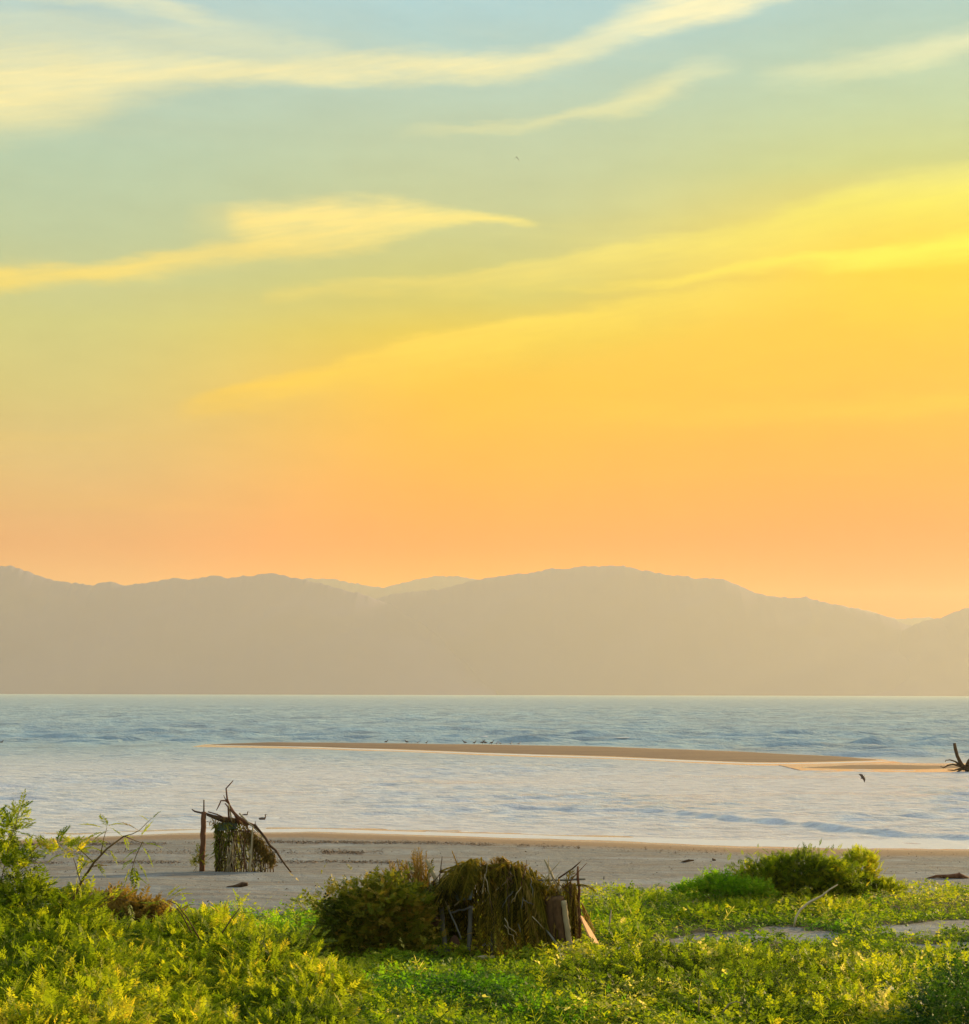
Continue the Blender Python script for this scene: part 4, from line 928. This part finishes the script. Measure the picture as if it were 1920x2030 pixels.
for k, (nm, lab, lobes, n_, sz_, mt_, tn_, tp_) in enumerate((
    ('scrub', 'olive scrub in front of the pale litter right of the palm shelter', [(1190, 1950, .9, 1.5, .3), (1290, 1938, 1.0, 1.6, .38), (1240, 1995, 1.1, 1.4, .3), (1330, 2005, .9, 1.3, .3)], 1700, .24, 'leaf', (.28, .2), TPL + BROAD),
    ('scrub', 'spreading scrub with drooping feathery twigs before the bare sand strips', [(1400, 1935, 1.2, 1.4, .3), (1500, 1948, 1.3, 1.5, .36), (1590, 1940, 1.0, 1.4, .28), (1450, 1990, 1.2, 1.4, .34), (1570, 1998, 1.2, 1.4, .36), (1500, 2040, 1.4, 1.2, .3)], 2300, .25, 'leaf', (.3, .2), TPL + BROAD),
    ('scrub', 'yellowish scrub at the front below the right sand patches', [(1690, 1950, .9, 1.5, .28), (1800, 1962, 1.1, 1.5, .32), (1860, 1925, .8, 1.4, .22), (1700, 2015, 1.1, 1.3, .3), (1790, 2030, .7, 1.2, .26)], 1700, .22, 'vine', (.66, .18), TPL + BROAD),
    ('leafy_shrub', 'dark green leafy clump in the bottom right corner', [(1880, 2040, .6, .8, .7), (1940, 2020, .5, .8, .75), (1900, 2070, .8, .8, .7)], 1700, .2, 'deep', (.5, .2), BROAD),
    ('scrub', 'low olive scrub along the bottom edge beside the left bushes', [(700, 2015, 1.0, 1.2, .26), (820, 2035, 1.1, 1.2, .24), (650, 1975, .8, 1.3, .3)], 1100, .2, 'vine', (.6, .18), BROAD),
    ('leafy_shrub', 'deep green creeper clump at the bottom edge near the middle', [(1060, 2022, .75, 1.2, .22), (1140, 2038, .7, 1.0, .24)], 600, .18, 'fresh', (.38, .15), BROAD),
    ('scrub', 'thin yellow scrub between the bent dead branch and the sand strips', [(1480, 1815, 1.0, 1.6, .22), (1640, 1808, 1.1, 1.6, .22), (1370, 1822, .9, 1.5, .2)], 1500, .2, 'vine', (.7, .15), BROAD + TPL),
    ('leafy_shrub', 'light green low growth right of the orange plank', [(1225, 1830, .6, 1.8, .35), (1270, 1800, .8, 2.0, .25), (1240, 1868, .6, 1.4, .25)], 900, .2, 'vine', (.5, .17), BROAD + TPL))):
    d_ = ground_hit(lobes[0][0], lobes[0][1])
    bush(nm, lab, 'shrub', d_, [g_lobe(*q) for q in lobes], n_, sz_, tp_, M[mt_], 40 + k, tn_, stems=5, up=.5, shell=.25, ragged=.4)
# near bushes at the left: a spreading one low down and a tall loose one at the edge
YB = 19.0
lob = [(425, 1896, 100, 52), (540, 1938, 85, 52), (330, 1890, 95, 50), (600, 1985, 80, 62), (460, 1995, 150, 85), (300, 1985, 150, 95), (560, 2060, 140, 70), (150, 2010, 140, 90), (250, 1900, 90, 50)]
dB = at(380, 1950, YB); bB = (dB[0], YB, float(ground(dB[0], YB)))
rL = random.Random(23)
topB = lambda u: float(np.interp(u, [130, 200, 300, 380, 450, 520, 580, 640, 690], [1868, 1846, 1826, 1822, 1826, 1842, 1872, 1918, 1975]))
lobB = []
for v in range(1845, 2080, 26):            # a sloping thicket: the far crowns stand higher, the near ones spread below the eye
    for u in range(140, 690, 62):
        uu, vv = u + rL.uniform(-30, 30), v + rL.uniform(-14, 14)
        if vv < topB(uu) + 18: continue
        Yl = 21.0 - (vv - 1840) * .019 + rL.uniform(-.4, .4)
        lobB.append(px_lobe(uu, vv, Yl, rL.uniform(34, 62), rL.uniform(20, 34), .45))
lobB += [(dB[0] + q, YB + .3, 2.4, 1.2, .9, .9, .15) for q in (-1.6, -.4, .8)]
bushB = bush('spreading_bush', 'broad feathery yellow green bush filling the lower left corner', 'bush', bB, lobB, 21000, .122, TPL, M['leaf'], 51, (.56, .19), stems=12, up=.5, shell=.2, stem_r=.007, ragged=.4)
YA = 15.5
dA = at(40, 1900, YA); bA = (dA[0], YA, float(ground(dA[0], YA)))
lob = [(15, 1722, 45, 40), (118, 1692, 40, 16), (45, 1790, 70, 40), (150, 1802, 45, 24), (-10, 1830, 70, 36), (80, 1845, 70, 32), (165, 1862, 55, 28), (10, 1885, 70, 36), (100, 1900, 70, 34), (190, 1925, 55, 32), (20, 1945, 80, 38), (120, 1960, 70, 36), (200, 1985, 60, 36), (40, 2005, 80, 40), (140, 2025, 80, 40), (50, 2070, 120, 50), (210, 2060, 60, 40), (15, 1655, 22, 36)]
lobA = [px_lobe(u, v, YA + (1810 - v) * (.0125 if v > 1810 else .002), a, c, .4, w=(.42 if v < 1730 else .6 if v < 1810 else 1)) for u, v, a, c in lob] + [(dA[0] - .1, YA + .3, 2.2, .9, .8, 1.0, .25)]
bushA = bush('tall_bush', 'tall loose feathery bush at the left edge with sparse reaching sprays', 'bush', bA, lobA, 8200, .118, TPL, M['leaf'], 52, (.56, .19), stems=7, up=.45, shell=.2, ragged=.35, stem_r=.005)
def A(u, v, dy=0.0): return tuple(at(u, v, YA + dy) - np.array(bA))
rA = random.Random(8)
BR = [[(62, 1925), (88, 1880), (112, 1838), (138, 1795), (160, 1750), (186, 1710), (212, 1682), (246, 1657)],
      [(70, 1925), (90, 1893), (113, 1873), (140, 1852), (172, 1831)], [(20, 1868), (40, 1850), (67, 1824)], [(0, 1760), (12, 1700), (24, 1655), (42, 1597)],
      [(246, 1657), (262, 1653), (276, 1646), (290, 1632), (300, 1622)], [(200, 1692), (205, 1664), (212, 1640)], [(246, 1657), (262, 1664), (285, 1672)], [(283, 1668), (272, 1690), (264, 1712), (258, 1740)],
      [(160, 1750), (150, 1715), (142, 1690)], [(138, 1795), (180, 1780), (240, 1782), (272, 1790)], [(112, 1838), (90, 1790), (78, 1740), (60, 1690)], [(186, 1710), (165, 1690), (150, 1676)]]
for k, pl_ in enumerate(BR):
    w0 = .016 if k == 0 else .009 if k in (1, 2) else .004
    MB().tube([A(u, v, .02 * math.sin(i + k)) for i, (u, v) in enumerate(pl_)], [w0 * (1 - .7 * i / len(pl_)) for i in range(len(pl_))], 6, .1, rA).build('branch', M['twig'], bushA)
SPM = [spray_mesh('leaf_spray', TPL[i % 4], M['leaf'], t) for i, t in enumerate((.35, .5, .62, .75, .85, .45, .55, .7))]
SPB = [spray_mesh('leaf_spray', TPL[i % 4], M['dry_leaf'], t) for i, t in enumerate((.3, .6))]
def place_spray(root, bs, u, v, Y, size, dirn, dry=False):
    me = rA.choice(SPB if dry else SPM); o = link('leaf_spray', me, root)
    d = Vector(dirn).normalized(); o.rotation_mode = 'QUATERNION'
    q = d.to_track_quat('X', 'Z'); o.rotation_quaternion = q @ Vector((1, 0, 0)).rotation_difference(Vector((1, 0, 0))) if False else q
    o.location = tuple(float(a - b) for a, b in zip(at(u, v, Y), bs)); o.scale = (size,) * 3
    return o
# the sparse sprays one can pick apart at the ends of the branches: (u, v, du, dv, length in pixels)
LIST = [(205, 1640, -1, -.3, 40), (212, 1640, -.4, -.8, 30), (212, 1636, .8, -.2, 32), (218, 1640, .6, .3, 26), (208, 1648, -1, .2, 30), (300, 1624, .5, -.6, 22), (296, 1628, -.6, -.5, 20), (278, 1660, .5, -1, 34), (268, 1662, -.5, -.3, 24), (282, 1670, .9, .1, 34), (280, 1674, .3, .4, 40), (284, 1676, -.6, .3, 40),
        (266, 1712, .1, 1, 40), (260, 1716, -.4, .8, 36), (270, 1705, .6, .7, 38), (262, 1722, .2, .5, 34), (256, 1728, .6, .3, 36), (264, 1700, -.7, .5, 30), (246, 1657, .3, .8, 24), (215, 1682, .5, .6, 30), (213, 1684, -.5, -.7, 26), (186, 1712, -.8, -.3, 34), (190, 1708, .6, .6, 30), (160, 1750, .7, .4, 38), (158, 1752, -.8, .1, 38),
        (150, 1678, -.9, -.3, 34), (152, 1676, .6, -.5, 34), (165, 1672, .9, -.2, 38), (175, 1676, .9, .3, 36), (180, 1670, .3, -.3, 34), (140, 1672, -.6, -.6, 34), (128, 1690, -.8, .3, 34), (142, 1690, .8, .2, 38), (42, 1600, .1, -1, 30), (40, 1606, .6, -.6, 34), (36, 1614, -.6, -.5, 32), (32, 1626, .8, -.2, 36), (28, 1636, -.7, -.1, 36), (26, 1646, .8, .2, 38), (20, 1654, -.8, .2, 34),
        (240, 1782, .5, -.4, 34), (270, 1790, .9, -.1, 36), (255, 1788, .2, .5, 36), (215, 1782, .3, -.5, 34), (165, 1690, -.2, .8, 36), (176, 1700, -.5, .6, 34), (196, 1700, -.9, .4, 34), (120, 1660, .3, -.5, 30)]
for (u, v, du, dv, L_) in LIST:
    place_spray(bushA, bA, u, v, YA + rA.uniform(-.1, .1), L_ * YA / F * 1.05, (du, rA.uniform(-.5, .5), -dv))
for (u, v, du, dv, L_) in ((234, 1628, 1, .25, 36), (60, 1690, .5, -.5, 30), (170, 1720, .8, -.2, 40)):
    place_spray(bushA, bA, u, v, YA, L_ * YA / F, (du, .1, -dv), True)
for i in range(160):
    L = lob[rA.randrange(len(lob))]; th = rA.uniform(-.2, math.pi + .2); u = L[0] + math.cos(th) * L[2] * rA.uniform(.8, 1.12); v = L[1] - math.sin(th) * L[3] * rA.uniform(.8, 1.12)
    place_spray(bushA, bA, u, v, YA + (1810 - v) * (.0125 if v > 1810 else .002) - rA.uniform(.0, .35), rA.uniform(22, 36) * YA / F, (math.cos(th) + rA.uniform(-.4, .4), rA.uniform(-.7, .3), math.sin(th) + rA.uniform(-.5, .4)))
# loose sprigs standing clear of the spreading bush
for pts, sp in (([(395, 1860), (372, 1820), (350, 1792), (330, 1784)], [(322, 1784, -.9, .2), (335, 1780, .7, -.6), (345, 1776, .9, -.3), (328, 1780, .4, -.5)]), ([(440, 1850), (458, 1822), (475, 1800)], [(455, 1815, -.5, -.6), (470, 1800, .5, -.9), (476, 1797, -.2, -.9), (462, 1812, .9, -.2)]), ([(380, 1850), (360, 1812), (350, 1800)], [(350, 1806, -.6, -.6), (352, 1804, .7, -.4)])):
    MB().tube([tuple(at(u, v, YB) - np.array(bB)) for u, v in pts], [.008 - .0015 * i for i in range(len(pts))], 5).build('branch', M['twig'], bushB)
    for (u, v, du, dv) in sp: place_spray(bushB, bB, u, v, YB, 34 * YB / F, (du, rA.uniform(-.4, .4), -dv))
for i in range(190):
    u = rA.uniform(190, 660); v = topB(u) + abs(rA.gauss(0, 55)) + 4; Yl = 21.0 - (v - 1840) * .019 - rA.uniform(0, .4); th = rA.uniform(.2, 2.9)
    place_spray(bushB, bB, u, v, Yl, rA.uniform(22, 40) * Yl / F, (math.cos(th) + rA.uniform(-.4, .4), rA.uniform(-.7, .2), math.sin(th) + rA.uniform(-.5, .3)))
YD = 21.5; dD = at(220, 1850, YD); bD = (dD[0], YD, float(ground(dD[0], YD)))
bush('dry_bush', 'brown dried bush between the tall bush and the spreading bush', 'bush', bD, [px_lobe(230, 1830, YD, 75, 34), px_lobe(180, 1850, YD, 60, 36), px_lobe(290, 1850, YD, 60, 30)], 1500, .2, TPL, M['dry_leaf'], 55, (.5, .2), stems=8)

# ------------------------------------------------------------------ beach wrack and driftwood
wg = np.random.default_rng(15)
m_w, b, _ = newmat('brown_wrack'); setc(b.inputs['Base Color'], ramp(attr('tint'), [(0, (.03, .018, .008)), (.6, (.12, .06, .025)), (1, (.25, .16, .08))])); b.inputs['Roughness'].default_value = .8
M['wrack'] = m_w
U = []; Vv = []
for line, n_, sd_ in (([(-200, 1681), (60, 1676), (380, 1671), (560, 1669), (760, 1671), (960, 1674), (1150, 1679)], 9000, 1.5), ([(-100, 1712), (250, 1710), (450, 1709), (640, 1708), (800, 1711)], 4200, 1.5), ([(100, 1692), (300, 1688), (700, 1690), (760, 1690)], 1600, 3), ([(1000, 1674), (1400, 1690), (1920, 1702)], 900, 4), ([(640, 1690), (720, 1691)], 900, 1.5), ([(1000, 1700), (1460, 1716)], 250, 8)):
    t = wg.random(n_); lx = np.array([q[0] for q in line], float); lv = np.array([q[1] for q in line], float)
    u = lx[0] + (lx[-1] - lx[0]) * t; dn_ = .7 * vnoise(u / 140, u * 0 + n_, 7) + .5 * vnoise(u / 23, u * 0 + n_, 9) + .2 * vnoise(u / 5, u * 0, 4)
    k = wg.random(n_) < ss(dn_, .35, 1.0); u = u[k]; U.append(u); Vv.append(np.interp(u, lx, lv) + wg.normal(0, sd_, len(u)) + (vnoise(u / 60, u * 0, 3) - .5) * 3)
k = 2600; k = 1100; U.append(wg.uniform(-100, 2000, k)); Vv.append(wg.uniform(1680, 1800, k))
U = np.concatenate(U); Vv = np.concatenate(Vv); G = ground_hit(U, Vv); k = cover_at(G[:, 0], G[:, 1]) < .3; G = G[k]
nw = len(G); D = unit(np.column_stack([wg.normal(0, 1, nw), wg.normal(0, .5, nw), wg.normal(.08, .12, nw)])); G[:, 2] += .012
V, Fq = leaf_arrays(G, D, unit(np.column_stack([wg.normal(0, .4, nw), wg.normal(0, .4, nw), np.ones(nw)])), wg.uniform(.04, .13, nw) * wg.uniform(.5, 1.4, nw), wg.uniform(.015, .05, nw), .5)
tag(link('seaweed_wrack', npmesh('seaweed_wrack', V, Fq, M['wrack'], np.repeat(wg.random(nw), 4))), 'broken lines of brown seaweed wrack and bits on the sand', kind='stuff')
def loose_stick(name, label, pts_uv, radii, mat, cat='driftwood', Yd=None, lift=0.0, extra=()):
    """a stick lying or standing on the ground; the first pixel point is on the ground"""
    g = ground_hit(*pts_uv[0][:2]); Yb = g[1] if Yd is None else Yd
    root = empty(name, g); tag(root, label, cat)
    MB().tube([tuple(at(p[0], p[1], Yb + (p[2] if len(p) > 2 else 0)) - g + np.array([0, 0, lift])) for p in pts_uv], radii, 7, .15, r2).build('stem' if extra else 'shaft', M[mat], root)
    for pp, rr_ in extra: MB().tube([tuple(at(p[0], p[1], Yb + (p[2] if len(p) > 2 else 0)) - g + np.array([0, 0, lift])) for p in pp], rr_, 6, .15, r2).build('twig', M[mat], root)
    return root
loose_stick('dead_branch', 'pale bent dead branch sticking out of the creepers below the round shrub', [(1573, 1838), (1577, 1818), (1586, 1803), (1604, 1788), (1628, 1776), (1645, 1762), (1660, 1753)], [.028, .03, .03, .028, .026, .02, .012], 'bleached', 'branch')
loose_stick('driftwood', 'long reddish driftwood snag lying on the sand near the right edge', [(1836, 1741), (1856, 1737), (1880, 1737), (1900, 1736), (1922, 1743)], [.02, .05, .07, .12, .06], 'drift_red', extra=[([(1896, 1737), (1902, 1730)], [.08, .03]), ([(1862, 1737), (1871, 1740)], [.04, .02]), ([(1886, 1737), (1890, 1742)], [.05, .03])])
loose_stick('driftwood', 'short dark driftwood piece on bare sand below the lattice shelter', [(449, 1758), (466, 1756), (480, 1753), (491, 1753)], [.02, .04, .07, .05], 'drift_dark', extra=[([(480, 1754), (486, 1750)], [.05, .03])])
loose_stick('driftwood', 'small dark driftwood piece left of the round shrub on the sand', [(1350, 1709), (1362, 1706), (1375, 1705)], [.02, .05, .03], 'drift_dark', extra=[([(1362, 1706), (1366, 1703)], [.03, .02])])
loose_stick('driftwood', 'stubby wood chunk on the sand just left of the round shrub top', [(1412, 1706), (1418, 1704)], [.06, .04], 'drift_dark', extra=[([(1414, 1705), (1412, 1701)], [.03, .02])])
loose_stick('dry_stalk', 'pale dry stalk standing in the scrub near the bottom edge', [(1384, 2004), (1385, 1985), (1388, 1966)], [.012, .01, .006], 'drift_tan', 'stalk', 30.0)
loose_stick('dry_stalk', 'thin arching dead stalk lying over the scrub at the bottom', [(1432, 2006), (1444, 1990), (1458, 1985), (1472, 1989)], [.012, .012, .01, .006], 'drift_tan', 'stalk', 29.5)
loose_stick('yellow_stalk', 'yellow upright stalk in the creepers right of the orange plank', [(1209, 1858), (1208, 1830), (1211, 1803)], [.03, .024, .012], 'drift_tan', 'stalk', extra=[([(1209, 1840), (1216, 1826)], [.015, .006])])
loose_stick('driftwood', 'pale flat driftwood piece at the foot of the palm shelter post', [(934, 1906), (955, 1903), (980, 1903)], [.02, .045, .04], 'drift_tan', lift=.06)
loose_stick('driftwood', 'short pale stick upright in the leaves at the palm shelter foot', [(1046, 1906), (1038, 1893)], [.03, .025], 'drift_grey', lift=.05)
m_l, b, _ = newmat('pale_plastic'); setc(b.inputs['Base Color'], mixc(noise(objc(), 9, 3), (.42, .44, .42), (.62, .62, .58))); b.inputs['Roughness'].default_value = .5; M['litter'] = m_l
for u, v, w_, h_, lab in ((1232, 1893, .16, .07, 'white torn scrap nearest the orange plank'), (1252, 1901, .2, .08, 'white crumpled scrap in the middle of the litter'), (1246, 1909, .14, .05, 'small white scrap lowest of the litter by the scrub'), (1272, 1906, .12, .09, 'cream rounded scrap at the right end of the litter'), (966, 1884, .12, .08, 'yellowish scrap inside the front of the palm shelter')):
    g = ground_hit(u, v); mb = MB(); n = 10; V = []
    for j, (rr_, hh_) in enumerate(((1, 0), (.95, .5), (.6, .9), (.15, 1))):
        for i in range(n): k = rr_ * r2.uniform(.7, 1.15); V.append((math.cos(i * .628) * w_ * k, math.sin(i * .628) * w_ * k, .1 + hh_ * h_ * r2.uniform(.8, 1.2)))
    mb.add(V, [(j * n + i, j * n + (i + 1) % n, (j + 1) * n + (i + 1) % n, (j + 1) * n + i) for j in range(3) for i in range(n)] + [tuple(range(30, 40)), tuple(range(9, -1, -1))])
    o = mb.build('litter_scrap', M['litter'], None, sm=False); o.location = tuple(g); tag(o, lab, 'litter')
# root stump stranded on the wet flat at the right edge
gs = plane_hit(1902, 1529, .03); Ys = gs[1]
st = tag(empty('driftwood_stump', gs), 'upturned dark driftwood stump with spread roots at the right edge of the wet flat', 'driftwood')
def HS(u, v, dy=0.0): return tuple(at(u, v, Ys + dy) - gs)
def root_(pts, rd, name='root'): MB().tube([HS(*p) for p in pts], rd, 8, .12, r2).build(name, M['drift_dark'], st)
root_([(1891, 1473), (1893, 1484), (1897, 1499), (1904, 1513), (1912, 1525)], [.13, .15, .16, .18, .2], 'trunk')
root_([(1874, 1507), (1882, 1506), (1892, 1509), (1902, 1516)], [.03, .05, .07, .12]); root_([(1873, 1511), (1874, 1507), (1876, 1506)], [.02, .03, .03])
root_([(1863, 1519), (1870, 1522), (1878, 1517), (1888, 1515), (1905, 1519)], [.02, .05, .06, .07, .12]); root_([(1878, 1526), (1890, 1527), (1908, 1522)], [.03, .06, .1])
root_([(1895, 1531), (1905, 1525), (1915, 1518)], [.05, .1, .15]); root_([(1912, 1526), (1926, 1520), (1942, 1512), (1962, 1506)], [.22, .3, .32, .2], 'trunk'); root_([(1916, 1520), (1920, 1508), (1926, 1500)], [.2, .16, .06]); root_([(1912, 1524), (1922, 1530), (1936, 1533)], [.15, .12, .05])

# ------------------------------------------------------------------ birds
m_b, b, _ = newmat('brown_plumage'); setc(b.inputs['Base Color'], mixc(noise(objc(), 14, 3), (.05, .03, .02), (.13, .075, .045))); b.inputs['Roughness'].default_value = .8; M['plume'] = m_b
m_b, b, _ = newmat('pale_plumage'); setc(b.inputs['Base Color'], mixc(noise(objc(), 12, 3), (.3, .27, .24), (.55, .52, .48))); b.inputs['Roughness'].default_value = .8; M['plume_pale'] = m_b
m_b, b, _ = newmat('bird_bill'); setc(b.inputs['Base Color'], mixc(noise(objc(), 9, 2), (.1, .06, .02), (.16, .1, .03))); M['bill'] = m_b
def body_mesh(name, spine, radii, mat, legs=0.0, seg=8, flat=.85):
    mb = MB(); mb.tube(spine, radii, seg)
    if legs:
        for s in (-1, 1): mb.tube([(0.02, s * .025, spine[2][2]), (.0, s * .03, legs * .5), (.01, s * .03, 0), (.05, s * .03, .004)], [.012, .007, .006, .004], 5)
    me = bpy.data.meshes.new(name); me.from_pydata(mb.v, [], mb.f); me.update(); smooth(me); me.materials.append(M[mat]); return me
WADER = [body_mesh('bird', [(-.24, 0, .17), (-.16, 0, .19), (-.02, 0, .22), (.1, 0, .25), (.15, 0, .32), (.165, 0, .38), (.2, 0, .41), (.235, 0, .405)], [.008, .035, .075, .06, .03, .026, .033, .012], mt_, .2) for mt_ in ('plume', 'plume_pale')]
mb = MB(); mb.tube([(.225, 0, .405), (.28, 0, .395), (.33, 0, .38)], [.012, .008, .003], 5); BILL = bpy.data.meshes.new('bill'); BILL.from_pydata(mb.v, [], mb.f); BILL.materials.append(M['bill'])
def bird(loc, rz, mesh, label, sc=1.0, group=None):
    o = link('bird', mesh, None, loc); o.rotation_euler = (0, 0, rz); o.scale = (sc,) * 3; tag(o, label, 'bird', group)
    link('bill', BILL, o); return o
DISTINCT = ['lone brown shore bird farthest left on the sandbar', 'second brown shore bird along the sandbar, facing left', 'faint shore bird left of the middle gap on the sandbar', 'small brown shore bird beside the bare middle of the sandbar', 'upright brown shore bird just left of the dark cluster', 'brown shore bird between the upright one and the dark cluster', 'left bird of the dark tight cluster on the sandbar', 'middle bird of the dark tight cluster on the sandbar', 'right bird of the dark tight cluster on the sandbar', 'pale shore bird next to the dark cluster', 'pale shore bird second from the dark cluster', 'pale shore bird third from the dark cluster', 'faint shore bird last along the sandbar to the right']
for k, (u, v, pale, sc) in enumerate(((765, 1473, 0, 1.1), (806, 1475, 0, 1.15), (828, 1475, 1, .9), (845, 1475, 0, .85), (921, 1476, 0, 1.25), (940, 1476, 0, 1.1), (956, 1476, 0, 1.3), (961, 1476, 0, 1.3), (974, 1476, 0, 1.2), (984, 1477, 1, 1.0), (991, 1477, 1, 1.0), (1012, 1477, 1, 1.0), (1028, 1477, 1, 1.0))):
    x_ = plane_hit(u, v, .2)[0]; yf = float(np.interp(x_, *BAR_F)) - 2.5; x_ = at(u, v, yf)[0]
    bird((x_, yf, .12), (math.pi if k % 3 == 1 else .2 + .4 * (k % 2)), WADER[pale], DISTINCT[k], sc * 1.05, 'shore birds along the sandbar')
SWIM = body_mesh('bird', [(-.2, 0, .09), (-.14, 0, .06), (-.02, 0, .05), (.1, 0, .06), (.15, 0, .13), (.155, 0, .2), (.13, 0, .245), (.17, 0, .265), (.2, 0, .255)], [.01, .06, .09, .07, .035, .028, .03, .034, .012], 'plume')
for u, v, rz, sc, lab in ((486, 1617, .1, .8, 'smaller far bird floating just right of the driftwood shelter top'), (520, 1625, .15, 1.0, 'nearer dark bird floating right of the driftwood shelter top'), (3, 1472, 0, 1.2, 'dark bird floating at the left edge beyond the lagoon')):
    g = plane_hit(u, v, 0); o = link('bird', SWIM, None, (g[0], g[1], .0)); o.rotation_euler = (0, 0, rz); o.scale = (sc,) * 3; tag(o, lab, 'bird', 'birds floating on the water')
    bl = link('bill', BILL, o); bl.location = (-.03, 0, -.145)
def flyer(name, loc, label, size, M3, wing_up, mat='plume'):
    root = empty(name, loc); tag(root, label, 'bird'); root.rotation_euler = M3
    sp = [(-.28, 0, 0), (-.2, 0, .0), (0, 0, .01), (.16, 0, .02), (.24, 0, .03), (.3, 0, .035), (.42, 0, .02)]
    mb = MB(); mb.tube([tuple(size * c for c in p) for p in sp], [size * r for r in (.03, .045, .075, .06, .035, .035, .006)], 8); mb.build('body', M[mat], root)
    for s in (-1, 1):
        V = []
        for t, ch, sw in ((0, .17, 0), (.35, .18, .05), (.7, .13, -.02), (1, .03, -.16)):
            z = math.sin(wing_up) * t * .62 - .1 * t * t; y = s * (math.cos(wing_up) * t * .62 + .03)
            for xx_, zz_ in ((ch, 0), (ch * .4, .018), (-ch * .8, .0), (ch * .3, -.014)): V.append(((xx_ + sw) * size, y * size, (z + zz_ * (1 - .7 * t)) * size))
        mb = MB(); mb.add(V, [(k * 4 + i, k * 4 + (i + 1) % 4, k * 4 + 4 + (i + 1) % 4, k * 4 + 4 + i) for k in range(3) for i in range(4)] + [(3, 2, 1, 0), (12, 13, 14, 15)]); mb.build('wing', M[mat], root)
    return root
flyer('flying_bird', at(1709, 1541, 120), 'brown bird flying low and steep over the lagoon near the right edge', .5, (rad(70), rad(-38), rad(-18)), rad(8))
flyer('flying_bird', at(1023.5, 312, 190), 'tiny dark bird high in the open sky', .62, (rad(12), rad(-20), rad(75)), rad(-40))
